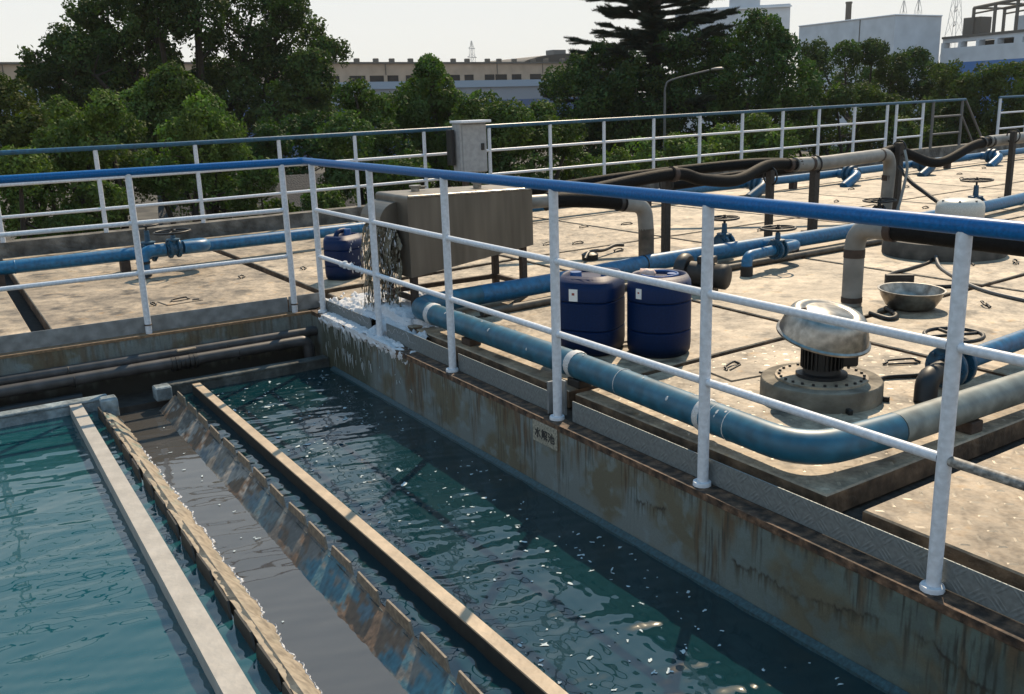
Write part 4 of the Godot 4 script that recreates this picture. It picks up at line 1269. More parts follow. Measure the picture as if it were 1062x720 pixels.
func build_objects() -> void:
	var b: MB
	# two blue drums
	var T := jerrican("blue_drum", "squarish blue plastic drum behind the railing, left of the pair, with a white label", Vector3(0.70, DECK, 2.52), 0.185, 0.165, 0.44, 0.55, 3.4, "pair of blue drums")
	b = nb()
	for s in [-1.0, 1.0]:
		b.lathe([Vector2(0, 0.03), Vector2(0.032, 0.03), Vector2(0.035, 0.0)], Vector3(0.70 + 0.07 * s, 0.512, 2.52 + 0.05 * s), Basis.IDENTITY, 14)
	part(T, "cap", b, M.drum_cap)
	b = nb()
	drum_label(T, Vector3(0.70, 0.44, 2.52), 0.185, 0.165, 3.4, 0.55, Vector3(-0.93, 0, 0.37), 0.05, 0.066)
	T = jerrican("blue_drum", "round blue plastic drum, right of the pair, with a crumpled bag on top", Vector3(0.95, DECK, 2.80), 0.168, 0.168, 0.44, 0.2, 2.25, "pair of blue drums")
	b = nb()
	b.torus(Vector3(0.95, 0.535, 2.80), Basis.IDENTITY, 0.10, 0.007, 24, 6)
	b.lathe([Vector2(0, 0.02), Vector2(0.03, 0.02), Vector2(0.033, 0.0)], Vector3(1.02, 0.515, 2.83), Basis.IDENTITY, 14)
	part(T, "lid_ring", b, M.drum_cap)
	drum_label(T, Vector3(0.95, 0.45, 2.80), 0.168, 0.168, 2.25, 0.2, Vector3(-0.985, 0, 0.17), 0.036, 0.055)
	var fn := FastNoiseLite.new()
	fn.seed = 3; fn.frequency = 22.0
	b = nb()
	b.blob(Vector3(0.90, 0.538, 2.76), Vector3(0.045, 0.026, 0.034), fn, 0.9, 10, 14)
	solo("crumpled_bag", "small crumpled pinkish bag lying on the right-hand blue drum", "bag", b, M.bag)
	# small jerrican by the corner
	T = jerrican("jerrican", "small blue jerrican with a moulded handle near the far corner of the railing", Vector3(0.50, DECK, -0.62), 0.155, 0.12, 0.36, 0.55, 4.0, "")
	b = nb()
	var jb := Basis(Vector3.UP, 0.55)
	var jc := Vector3(0.50, 0.455, -0.62)
	b.tube(fillet([jc + jb * Vector3(-0.10, -0.02, 0), jc + jb * Vector3(-0.06, 0.035, 0), jc + jb * Vector3(0.05, 0.035, 0), jc + jb * Vector3(0.09, -0.02, 0)], 0.03), 0.02, 10)
	part(T, "handle", b, M.drum)
	b = nb()
	b.lathe([Vector2(0, 0.05), Vector2(0.028, 0.05), Vector2(0.03, 0.0)], jc + jb * Vector3(0.0, 0.0, 0.055), Basis.IDENTITY, 14)
	part(T, "cap", b, M.drum_cap)
	b = nb()
	for k in 26:
		var a := rng.randf_range(-0.12, 0.12)
		var p := Vector3(0.50, DECK + rng.randf_range(0.05, 0.32), -0.62) + jb * Vector3(a, 0, 0.1205)
		b.lathe([Vector2(0.0, 0.0015), Vector2(rng.randf_range(0.003, 0.009), 0.0008)], p, looking(jb.z), 6, 1.0, rng.randf_range(0.6, 2.5))
	part(T, "foam_spots", b, M.foam, "", true)
	# stainless tank on legs
	build_tank()
	# agitator with a basin over its motor
	var c := Vector3(1.01, DECK, 3.87)
	T = thing("mixer_drive", "mixer drive on a round concrete-coloured base beside the railing pipe", "motor", c)
	b = nb()
	b.lathe([Vector2(0.272, 0.0), Vector2(0.272, 0.078), Vector2(0.266, 0.086), Vector2(0.215, 0.088), Vector2(0.0, 0.088)], c, Basis.IDENTITY, 48)
	part(T, "round_base", b, M.tan_concrete)
	b = nb()
	b.lathe([Vector2(0.208, 0.088), Vector2(0.206, 0.098), Vector2(0.0, 0.099)], c, Basis.IDENTITY, 48)
	part(T, "cover_disc", b, M.deck[0])
	for k in 24:
		var a := TAU * k / 24.0
		b = nb()
		b.lathe([Vector2(0, 0.011), Vector2(0.0065, 0.011), Vector2(0.0075, 0.0)], c + Vector3(cos(a) * 0.188, 0.096, sin(a) * 0.188), Basis.IDENTITY, 6)
		part(T, "bolt", b, M.black)
	b = nb()
	b.lathe([Vector2(0.0, 0.098), Vector2(0.115, 0.098), Vector2(0.115, 0.113), Vector2(0.085, 0.116), Vector2(0.08, 0.15), Vector2(0.08, 0.29), Vector2(0.06, 0.31), Vector2(0.0, 0.31)], c, Basis.IDENTITY, 28)
	part(T, "motor_body", b, M.black)
	for k in 28:
		var a := TAU * k / 28.0
		b = nb()
		b.box(c + Vector3(cos(a) * 0.087, 0.21, sin(a) * 0.087), Vector3(0.018, 0.14, 0.005), 0.0, Basis(Vector3.UP, -a))
		part(T, "cooling_fin", b, M.black)
	b = nb()
	b.box(c + Vector3(0.09, 0.19, 0.07), Vector3(0.08, 0.09, 0.07), 0.008, Basis(Vector3.UP, -0.6))
	part(T, "terminal_box", b, M.black)
	for a in [0.25, 1.0, 2.0, 3.4]:
		b = nb()
		b.box(c + Vector3(cos(a) * 0.28, 0.012, sin(a) * 0.28), Vector3(0.04, 0.024, 0.022), 0.003, Basis(Vector3.UP, -a))
		part(T, "hold_down_clip", b, M.black)
	# bowl over the motor, tilted towards the railing
	var bc := c + Vector3(0.03, 0.335, -0.01)
	var tilt := Basis(Vector3(-0.52, 0, 0.85).cross(Vector3.UP).normalized(), -0.20) * Basis(Vector3(-0.52, 0, 0.85).normalized(), -0.14)
	T = thing("steel_bowl", "large upturned stainless bowl covering the mixer motor", "bowl", bc)
	b = nb()
	b.lathe([Vector2(0.205, -0.070), Vector2(0.214, -0.066), Vector2(0.214, -0.058), Vector2(0.203, -0.052), Vector2(0.196, -0.02), Vector2(0.182, 0.020), Vector2(0.172, 0.044), Vector2(0.160, 0.056), Vector2(0.146, 0.061), Vector2(0.122, 0.062), Vector2(0.114, 0.058), Vector2(0.096, 0.058), Vector2(0.090, 0.062), Vector2(0.0, 0.063)], bc, tilt, 48)
	b.lathe([Vector2(0.205, -0.070), Vector2(0.197, -0.05), Vector2(0.19, -0.02), Vector2(0.174, 0.018), Vector2(0.155, 0.046), Vector2(0.0, 0.050)], bc, tilt, 40)
	part(T, "bowl", b, M.stainless_dull)
	b = nb()
	b.blob(bc + tilt * Vector3(-0.095, 0.062, -0.07), Vector3(0.022, 0.0022, 0.012), fn, 0.6, 6, 12)
	b.blob(bc + tilt * Vector3(-0.125, 0.061, 0.02), Vector3(0.008, 0.0022, 0.03), fn, 0.6, 6, 12)
	part(T, "rust_stain", b, M.rust)
	# basin on the deck
	var wb := Vector3(2.90, DECK, 2.98)
	OFF = wb
	b = nb()
	b.lathe([Vector2(0.0, 0.004), Vector2(0.125, 0.004), Vector2(0.15, 0.02), Vector2(0.182, 0.075), Vector2(0.196, 0.118), Vector2(0.207, 0.121), Vector2(0.207, 0.126), Vector2(0.194, 0.125), Vector2(0.178, 0.08), Vector2(0.146, 0.026), Vector2(0.12, 0.012), Vector2(0.0, 0.012)], wb, Basis(Vector3.RIGHT, 0.03), 44)
	solo("wash_basin", "open stainless washbasin standing on the deck right of the near riser", "basin", b, M.stainless_dull)
	b = nb()
	b.box(Vector3(3.44, DECK + 0.045, 2.50), Vector3(0.19, 0.085, 0.06), 0.004, Basis(Vector3.UP, -0.72))
	b.box(Vector3(3.36, DECK + 0.012, 2.56), Vector3(0.05, 0.022, 0.10), 0.003, Basis(Vector3.UP, -0.72))
	solo("steel_bracket", "dark steel bracket standing behind the open washbasin", "bracket", b, M.steel_post)
	# pump motor lying behind the right drum
	var pm := Vector3(2.22, 0.235, 1.62)
	T = thing("pump_motor", "dark pump motor lying on its side between the drums and the branch valve", "motor", Vector3(2.28, DECK, 1.72))
	var pdir := Vector3(0.45, -0.06, 0.89)
	var pb := looking(pdir)
	b = nb()
	b.lathe([Vector2(0, -0.06), Vector2(0.12, -0.06), Vector2(0.135, -0.04), Vector2(0.135, 0.0), Vector2(0.12, 0.02), Vector2(0.0, 0.02)], pm, pb, 28)
	part(T, "pump_casing", b, M.black)
	b = nb()
	b.lathe([Vector2(0.05, 0.0), Vector2(0.085, 0.03), Vector2(0.085, 0.25), Vector2(0.090, 0.255), Vector2(0.090, 0.30), Vector2(0.075, 0.315), Vector2(0.03, 0.318), Vector2(0.0, 0.318)], pm, pb, 26)
	part(T, "motor_body", b, M.steel_post)
	b = nb()
	b.box(pm + pdir * 0.14 + Vector3(0.02, 0.105, 0), Vector3(0.10, 0.05, 0.12), 0.006, Basis(Vector3.UP, 0.5))
	part(T, "terminal_box", b, M.black)
	b = nb()
	b.box(pm + pdir * 0.12 + Vector3(0, -0.11, 0), Vector3(0.14, 0.05, 0.20), 0.004, Basis(Vector3.UP, 0.5))
	part(T, "foot", b, M.black)
	# white-capped mixer further back
	var mc := Vector3(4.95, DECK, 1.82)
	T = thing("capped_mixer", "mixer with a domed white cap on a wide grey ring base", "motor", mc)
	b = nb()
	b.lathe([Vector2(0.49, 0.0), Vector2(0.49, 0.12), Vector2(0.482, 0.13), Vector2(0.36, 0.132), Vector2(0.36, 0.122), Vector2(0.0, 0.122)], mc, Basis.IDENTITY, 48)
	part(T, "ring_base", b, M.mixer_ring)
	var cc := mc + Vector3(0.10, 0.0, 0.06)
	b = nb()
	b.lathe([Vector2(0.0, 0.12), Vector2(0.16, 0.12), Vector2(0.16, 0.15), Vector2(0.13, 0.16), Vector2(0.13, 0.31), Vector2(0.0, 0.31)], cc, Basis.IDENTITY, 24)
	part(T, "motor_body", b, M.black)
	b = nb()
	b.lathe([Vector2(0.186, 0.27), Vector2(0.192, 0.28), Vector2(0.192, 0.385), Vector2(0.182, 0.425), Vector2(0.150, 0.448), Vector2(0.09, 0.456), Vector2(0.0, 0.458)], cc, Basis.IDENTITY, 40)
	part(T, "white_cap", b, M.cap_white)
	for a in [0.3, 1.7, 2.6, 3.6, 5.0]:
		b = nb()
		b.lathe([Vector2(0, 0.014), Vector2(0.009, 0.012), Vector2(0.011, 0.0)], cc + Vector3(cos(a) * 0.155, 0.440, sin(a) * 0.155), Basis.IDENTITY, 8)
		part(T, "cap_screw", b, M.lamp_grey)
	# cables
	OFF = Vector3.ZERO
	b = nb()
	b.tube(smooth([Vector3(4.70, 0.24, 1.85), Vector3(4.50, 0.118, 2.03), Vector3(4.09, 0.112, 2.14), Vector3(3.78, 0.112, 2.19), Vector3(3.57, 0.112, 2.31), Vector3(3.50, 0.112, 2.50), Vector3(3.58, 0.112, 2.69), Vector3(3.70, 0.112, 2.78)], 6), 0.014, 8)
	solo("cable", "black cable curling on the deck from the white-capped mixer towards the washbasin", "cable", b, M.black)
	b = nb()
	b.tube(smooth([Vector3(4.86, 0.26, 1.72), Vector3(4.60, 0.16, 1.98), Vector3(4.25, 0.112, 2.28), Vector3(3.86, 0.112, 2.73), Vector3(3.66, 0.112, 3.06), Vector3(3.55, 0.112, 3.5), Vector3(3.4, 0.112, 4.0)], 6), 0.014, 8)
	solo("cable", "grey-black cable running across the deck to the right edge of the picture", "cable", b, M.lamp_grey)
	b = nb()
	b.tube(smooth([Vector3(7.05, 0.62, -0.20), Vector3(6.92, 0.47, 0.06), Vector3(6.9, 0.36, 0.27), Vector3(6.8, 0.22, 0.6), Vector3(6.5, 0.14, 0.9), Vector3(6.0, 0.113, 1.2)], 6), 0.022, 8)
	solo("cable", "thick black cable slung from the dark post down behind the white cap", "cable", b, M.black)
	b = nb()
	b.tube(smooth([Vector3(7.05, 0.80, -0.14), Vector3(6.95, 0.6, -0.02), Vector3(6.78, 0.3, 0.05), Vector3(6.6, 0.12, 0.15), Vector3(6.4, 0.112, 0.5)], 6), 0.016, 8)
	solo("cable", "thin grey cable hanging down the right side of the tall grey riser", "cable", b, M.grey_pipe)
	b = nb()
	b.tube(smooth([Vector3(1.28, 0.112, 3.97), Vector3(1.43, 0.112, 3.89), Vector3(1.62, 0.112, 3.97), Vector3(1.9, 0.112, 4.05)], 5), 0.011, 8)
	b.tube(smooth([Vector3(2.55, 0.112, 2.95), Vector3(2.50, 0.112, 3.12), Vector3(2.60, 0.115, 3.10), Vector3(2.74, 0.112, 2.92)], 5), 0.016, 8)
	solo("cable", "short dark cable lying on the deck beside the round mixer base", "cable", b, M.black)
	# dark lever tool lying near the drums
	T = thing("lever_tool", "dark lever lying on the deck behind the drums, left of the brown riser", "tool", Vector3(2.7, DECK, -0.03))
	b = nb()
	b.lathe([Vector2(0, 0.0), Vector2(0.07, 0.0), Vector2(0.075, 0.05), Vector2(0.04, 0.07), Vector2(0, 0.07)], Vector3(2.52, DECK, 0.05), Basis.IDENTITY, 16)
	part(T, "hub", b, M.black)
	b = nb()
	b.tube(smooth([Vector3(2.40, DECK + 0.03, 0.14), Vector3(2.52, DECK + 0.07, 0.05), Vector3(2.75, DECK + 0.05, -0.05), Vector3(2.95, DECK + 0.06, -0.15), Vector3(3.06, DECK + 0.05, -0.16)], 5), 0.016, 8)
	part(T, "bar", b, M.black)
	OFF = Vector3.ZERO
	b = nb()
	b.tube([Vector3(0.93, 0.09, 4.93), Vector3(0.93, 0.40, 4.93)], 0.026, 12)
	solo("rusty_stub", "short rusty upright pipe at the right edge beside the near gap", "pipe", b, M.rust)
	# control box on the back of the deck
	T = thing("control_box", "grey metal control cabinet on a post in front of the back fence", "cabinet", Vector3(3.66, DECK, -3.95))
	b = nb()
	b.box(Vector3(3.64, 0.92, -4.0), Vector3(0.38, 0.62, 0.20), 0.008)
	part(T, "cabinet", b, M.paint_grey)
	b = nb()
	b.box(Vector3(3.655, 0.915, -3.893), Vector3(0.345, 0.585, 0.012), 0.004)
	part(T, "door", b, M.paint_grey)
	b = nb()
	b.box(Vector3(3.65, 1.243, -3.97), Vector3(0.44, 0.032, 0.30), 0.006)
	part(T, "lid", b, M.white)
	b = nb()
	b.box(Vector3(3.765, 0.93, -3.88), Vector3(0.045, 0.085, 0.02), 0.005)
	part(T, "door_handle", b, M.black)
	b = nb()
	b.box(Vector3(3.40, 0.93, -4.06), Vector3(0.055, 0.44, 0.12), 0.004)
	part(T, "side_duct", b, M.black)
	b = nb()
	b.box(Vector3(3.56, 0.355, -4.0), Vector3(0.07, 0.51, 0.07), 0.004)
	b.box(Vector3(3.56, DECK + 0.006, -4.0), Vector3(0.18, 0.012, 0.18), 0.002)
	part(T, "post", b, M.dark_rust)
	# name plate on the basin wall
	build_sign()
	build_foam()

func build_tank() -> void:
	var c := Vector3(0.77, DECK, 0.83)
	var T := thing("steel_tank", "stainless steel box tank on legs, spilling water from a hood at its left end", "tank", c)
	var x0 := 0.29
	var x1 := 1.26
	var z0 := 0.58
	var z1 := 1.08
	var b := nb()
	var r := 0.022
	# body: a profile in xy (sloping floor) extruded along z, with rounded upper edges
	var prof := [Vector2(x0, 0.355), Vector2(x1, 0.475), Vector2(x1, 0.875 - r)]
	for k in 5:
		var a := PI / 2 * k / 4.0
		prof.append(Vector2(x1 - r + r * cos(a), 0.875 - r + r * sin(a)))
	for k in 5:
		var a := PI / 2 + PI / 2 * k / 4.0
		prof.append(Vector2(x0 + r + r * cos(a), 0.892 - r + r * sin(a)))
	b.prism(prof, Vector3(0, 0, z0), Basis.IDENTITY, z1 - z0)
	part(T, "body", b, M.stainless)
	b = nb()
	b.tube([Vector3(x0 + 0.01, 0.887, z1 - 0.004), Vector3(x1 - 0.01, 0.870, z1 - 0.004)], 0.010, 10)
	part(T, "front_edge_roll", b, M.stainless_dull)
	b = nb()
	for p in [[0.53, 0.72], [0.98, 0.80]]:
		b.lathe([Vector2(0.030, 0.0), Vector2(0.030, 0.03), Vector2(0.042, 0.032), Vector2(0.042, 0.045), Vector2(0.0, 0.047)], Vector3(p[0], 0.883, p[1]), Basis.IDENTITY, 14)
		b.box(Vector3(p[0] + 0.05, 0.915, p[1]), Vector3(0.07, 0.012, 0.02), 0.002)
	part(T, "vent", b, M.stainless_dull)
	# curved outlet hood on the left end
	b = nb()
	var hood := []
	for k in 9:
		var a := PI / 2 + PI / 2 * k / 8.0
		hood.append(Vector2(x0 + 0.135 * cos(a), 0.700 + 0.145 * sin(a)))
	hood.append(Vector2(x0, 0.700))
	b.prism(hood, Vector3(0, 0, 0.60), Basis.IDENTITY, 0.32)
	part(T, "outlet_hood", b, M.stainless)
	# legs and braces
	for p in [[0.33, 1.03], [0.33, 0.64], [1.20, 1.03], [1.20, 0.64]]:
		b = nb()
		var top: float = 0.36 + 0.12 * (p[0] - x0) / (x1 - x0) + 0.01
		b.box(Vector3(p[0], (DECK + top) / 2.0, p[1]), Vector3(0.045, top - DECK, 0.045), 0.003)
		part(T, "leg", b, M.dark_rust)
	for s in [[Vector3(0.33, 0.20, 0.83), Vector3(0.03, 0.035, 0.36)], [Vector3(1.20, 0.20, 0.83), Vector3(0.03, 0.035, 0.36)], [Vector3(0.765, 0.20, 0.64), Vector3(0.84, 0.035, 0.03)], [Vector3(0.765, 0.16, 1.03), Vector3(0.84, 0.035, 0.03)]]:
		b = nb()
		b.box(s[0], s[1], 0.003)
		part(T, "brace", b, M.dark_rust)

func build_sign() -> void:
	var T := thing("wall_sign", "small dull plate with three dark characters on the stained basin wall", "sign", Vector3(-0.05, -0.07, 3.155))
	var b := nb()
	b.box(Vector3(-0.0535, -0.068, 3.155), Vector3(0.006, 0.106, 0.205), 0.001)
	part(T, "plate", b, M.sign)
	var S := [
		[[.5, .95, .5, .05], [.5, .05, .38, .16], [.12, .68, .4, .68], [.4, .68, .12, .2], [.85, .8, .57, .6], [.55, .62, .92, .15]],
		[[.25, .97, .08, .75], [.2, .86, .42, .86], [.42, .86, .34, .72], [.12, .7, .12, .25], [.12, .25, .04, .05], [.12, .7, .45, .7], [.45, .7, .45, .05], [.12, .5, .45, .5], [.12, .31, .45, .31], [.28, .7, .28, .31], [.55, .9, .93, .9], [.93, .9, .88, .6], [.7, .9, .55, .6], [.63, .52, .56, .38], [.58, .42, .92, .42], [.52, .22, .97, .22], [.76, .54, .76, .02]],
		[[.1, .92, .22, .8], [.04, .63, .16, .52], [.05, .08, .22, .4], [.3, .55, .92, .68], [.92, .68, .9, .36], [.9, .36, .8, .34], [.62, .95, .62, .25], [.42, .76, .42, .1], [.42, .1, .92, .1], [.92, .1, .95, .28]]]
	for k in 3:
		b = nb()
		for s in S[k]:
			var size := 0.052
			var z := 3.155 - 0.085 + 0.058 * k
			var p := Vector3(-0.0572, -0.098 + s[1] * size, z + s[0] * size)
			var q := Vector3(-0.0572, -0.098 + s[3] * size, z + s[2] * size)
			var d := (q - p)
			var bs := Basis(Vector3(1, 0, 0), d.normalized(), Vector3(1, 0, 0).cross(d.normalized()))
			b.box((p + q) / 2.0, Vector3(0.001 + 0.0001 * rng.randf(), d.length() + 0.004, 0.0065), 0.0, bs)
		part(T, "character", b, M.ink)

func build_foam() -> void:
	var nz := FastNoiseLite.new()
	nz.seed = 33; nz.frequency = 6.0; nz.fractal_octaves = 4
	var T := thing("overflow_foam", "white foaming overflow spreading under the steel tank and spilling over the basin wall", "foam", Vector3(0.2, DECK, 0.7))
	# sheet of foam over deck, through the gap in the kick plates
	var b := nb()
	var nx := 90
	var nzz := 120
	for j in nzz + 1:
		for i in nx + 1:
			var x := lerpf(0.03, 0.78, float(i) / nx)
			var z := lerpf(-0.02, 1.62, float(j) / nzz)
			var e := minf(minf((x + 0.02) * 9.0, (0.74 - x) * 4.0), minf((z - 0.06) * 4.0, (1.56 - z) * 3.0)) + nz.get_noise_2d(x * 1.3, z * 1.3) * 1.6
			e -= clampf((z - 0.9) * 1.6, 0.0, 1.0) * clampf((x - 0.35) * 5.0, 0.0, 1.5)
			var body := clampf(e, 0.0, 1.0)
			var mound := exp(-(pow((x - 0.16) / 0.17, 2.0) + pow((z - 0.98) / 0.26, 2.0))) * 0.05
			var y := 0.055 + body * (0.066 + 0.018 * nz.get_noise_2d(x * 2.0 + 5.0, z * 2.0) + 0.008 * nz.get_noise_2d((x + z) * 1.2, (x - z) * 3.0 + 30.0)) + mound * body
			if x < 0.12: y = minf(y, 0.075 + mound) if absf(z - 1.04) < 0.17 else minf(y, 0.06 + body * 0.05)
			b.vert(Vector3(x, y, z), Vector3.UP)
	_grid_normals(b, nx, nzz)
	part(T, "deck_foam", b, M.foam)
	# foam along the ledge: a soft band draped over the edge of the wall
	b = nb()
	var na := 12
	var nl := 260
	for j in nl + 1:
		var z := lerpf(0.2, 1.68, float(j) / nl)
		for i in na + 1:
			var u := float(i) / na
			var hang := 0.035 + 0.05 * maxf(nz.get_noise_1d(z * 2.0 + 30.0), -0.4)
			var p := Vector3(-0.0535, lerpf(-hang, 0.004, u / 0.4), z) if u < 0.4 else Vector3(lerpf(-0.0535, 0.030, (u - 0.4) / 0.6), 0.010, z)
			var out := Vector3(-1, 0, 0) if u < 0.25 else (Vector3(-0.7, 0.7, 0) if u < 0.5 else Vector3.UP)
			var m := minf((z - 0.2) * 8.0, (1.66 - z) * 4.0)
			m = minf(m, 1.0) + nz.get_noise_2d(z * 1.6, 200.0 + u * 0.4) * 1.5 - clampf((z - 1.15) * 0.9, 0.0, 0.5)
			var t := clampf(m, -0.4, 1.0) * minf(u * 6.0, 1.0)
			b.vert(p + out * (0.016 * t + 0.005 * nz.get_noise_2d(z * 5.0, u * 2.0) * clampf(t, 0.0, 1.0) - 0.003), out)
	for j in nl:
		for i in na:
			var a := j * (na + 1) + i
			b.quad(b.v[a] + OFF, b.v[a + na + 1] + OFF, b.v[a + na + 2] + OFF, b.v[a + 1] + OFF)
	part(T, "ledge_foam", b, M.foam)
	b = nb()
	for j in 41:          # the tongue that slides through the gap between the kick plates
		for i in 25:
			var u := j / 40.0
			var w := i / 24.0
			var z := 1.05 + (w - 0.5) * lerpf(0.16, 0.40, u) - 0.05 * u
			var y := lerpf(0.018, 0.112, u * u * 0.6 + u * 0.4) + 0.014 * sin(w * PI) + 0.010 * nz.get_noise_2d(u * 1.5, z * 5.0) - 0.05 * pow(absf(w - 0.5) * 2.0, 3.0)
			b.vert(Vector3(lerpf(-0.058, 0.20, u), y, z), Vector3.UP)
	_grid_normals(b, 24, 40)
	part(T, "foam_tongue", b, M.foam)
	# water running down the wall
	b = nb()
	for k in 210:
		var z := rng.randf_range(0.30, 1.12) if k < 170 else rng.randf_range(0.9, 1.75)
		if nz.get_noise_1d(z * 1.7 + 11.0) < -0.08: continue
		var y0 := rng.randf_range(-0.05, 0.005)
		var y1 := y0 - rng.randf_range(0.015, 0.10) * (1.0 if k < 170 else 0.4)
		if rng.randf() < 0.35:
			y0 -= 0.15; y1 -= 0.15
		y1 = maxf(y1, -0.34)
		var w := rng.randf_range(0.0005, 0.0026)
		b.tube([Vector3(-0.057, y0, z), Vector3(-0.060, lerpf(y0, y1, 0.4), z + rng.randf_range(-0.006, 0.006)), Vector3(-0.056, y1, z + rng.randf_range(-0.01, 0.01))], [w, w * 1.3, w * 0.4], 5)
	part(T, "running_water", b, M.foam_wet, "", true)
	# foam clinging to the lower rail
	b = nb()
	for k in 70:
		var z := rng.randf_range(0.56, 1.0)
		var s := rng.randf_range(0.004, 0.011)
		b.blob(Vector3(rng.randf_range(-0.008, 0.012), 0.425 + rng.randf_range(-0.020, 0.012), z), Vector3(s, s * rng.randf_range(0.6, 1.6), s * 2.4), nz, 1.3, 5, 8)
	OFF = Vector3.ZERO
	for i in b.v.size(): b.v[i] += T.position
	solo("rail_foam", "shreds of white foam clinging to the lower rail by the corner", "foam", b, M.foam)
	# the falling curtain from the hood
	T = thing("falling_water", "curtain of brownish water with white drops falling from the tank's outlet hood", "water", Vector3(0.22, DECK, 0.78))
	b = nb()
	for layer in 3:
		var cu := 56
		var cv := 40
		var st := b.v.size()
		for j in cv + 1:
			for i in cu + 1:
				var u := float(i) / cu
				var v := float(j) / cv
				var z := lerpf(0.612, 1.02 - 0.05 * layer, u)
				var top := 0.70 if z < 0.92 else 0.70 - (z - 0.92) * 1.3
				var throw := 0.03 + 0.025 * layer
				var x := 0.262 - 0.035 * layer - throw * sqrt(v) + 0.020 * nz.get_noise_2d(z * 5.0 + layer * 9.0, v * 0.5) + 0.006 * nz.get_noise_2d(z * 22.0 + layer * 5.0, v * 2.0)
				b.vert(Vector3(x, lerpf(top, 0.115, v), z), Vector3.LEFT)
		for j in cv:
			for i in cu:
				var u := (i + 0.5) / cu
				var v := (j + 0.5) / cv
				if nz.get_noise_2d(u * 2.6 + layer * 13.0, v * 0.22 + layer * 3.0) * 1.6 + 0.42 - v * 0.5 - 0.12 * layer < 0.0: continue
				var a := st + j * (cu + 1) + i
				b.quad(b.v[a] + OFF, b.v[a + 1] + OFF, b.v[a + cu + 2] + OFF, b.v[a + cu + 1] + OFF)
	part(T, "water_sheet", b, M.fall)
	b = nb()
	for k in 330:
		var u := rng.randf()
		var s := rng.randf_range(0.0014, 0.0042)
		b.blob(Vector3(rng.randf_range(0.13, 0.25) - 0.03 * u, lerpf(0.70, 0.13, u), rng.randf_range(0.60, 1.04)), Vector3(s * 0.7, s * rng.randf_range(1.5, 6.0), s * 0.7), nz, 0.5, 4, 6)
	part(T, "drops", b, M.foam, "", true)
	# foam flecks drifting on the water
	OFF = Vector3.ZERO
	b = nb()
	var made := 0
	while made < 430:
		var x := rng.randf_range(-0.95, -0.13)
		var z := rng.randf_range(0.42, 6.2)
		var dens := 0.5 + nz.get_noise_2d(x * 0.35, z * 0.22) * 1.6
		if z < 1.6: dens += 0.35
		if rng.randf() > dens: continue
		made += 1
		var s := rng.randf_range(0.0025, 0.008)
		if rng.randf() < 0.06: s = rng.randf_range(0.008, 0.015)
		_fleck(b, x, z, s, WATER + wave(x, z).x + 0.003)
	for k in 16:
		var z := rng.randf_range(0.6, 4.4)
		var x := rng.randf_range(-1.48, -1.31)
		_fleck(b, x, z, rng.randf_range(0.003, 0.008), -0.415)
	struct("foam_flecks", b, M.fleck, "white flecks of foam drifting on the dark water and in the channel", "stuff")

func _fleck(b: MB, x: float, z: float, s: float, y: float) -> void:
	var c := Vector3(x, y + 0.0008, z)
	var turn := rng.randf() * TAU
	var long := rng.randf_range(1.0, 2.4)
	var n := 9
	var pts := []
	for k in n:
		var a := TAU * k / n
		var r := s * rng.randf_range(0.3, 1.25)
		var p := Vector2(cos(a) * r * long, sin(a) * r).rotated(turn)
		pts.append(c + Vector3(p.x, -0.0012, p.y))
	for k in n: b.tri(c, pts[(k + 1) % n], pts[k])

# ------------------------------------------------------------------ land, buildings, trees
func build_land() -> void:
	OFF = Vector3.ZERO
	var b := nb()
	b.quad(Vector3(-900, -4.02, 900), Vector3(900, -4.02, 900), Vector3(900, -4.02, -1200), Vector3(-900, -4.02, -1200))
	struct("ground", b, M.ground, "flat earth around the treatment works")

func wall_between(b: MB, a: Vector3, c: Vector3, y0: float, y1: float, thick: float) -> void:
	# an upright slab from a to c, its thickness going away to the left of a -> c
	var d := Vector3(c.x - a.x, 0, c.z - a.z)
	var mid := Vector3((a.x + c.x) / 2.0, (y0 + y1) / 2.0, (a.z + c.z) / 2.0)
	var bs := Basis(d.normalized(), Vector3.UP, d.normalized().cross(Vector3.UP))
	b.box(mid - bs.z * thick / 2.0, Vector3(d.length(), y1 - y0, thick), 0.0, bs)

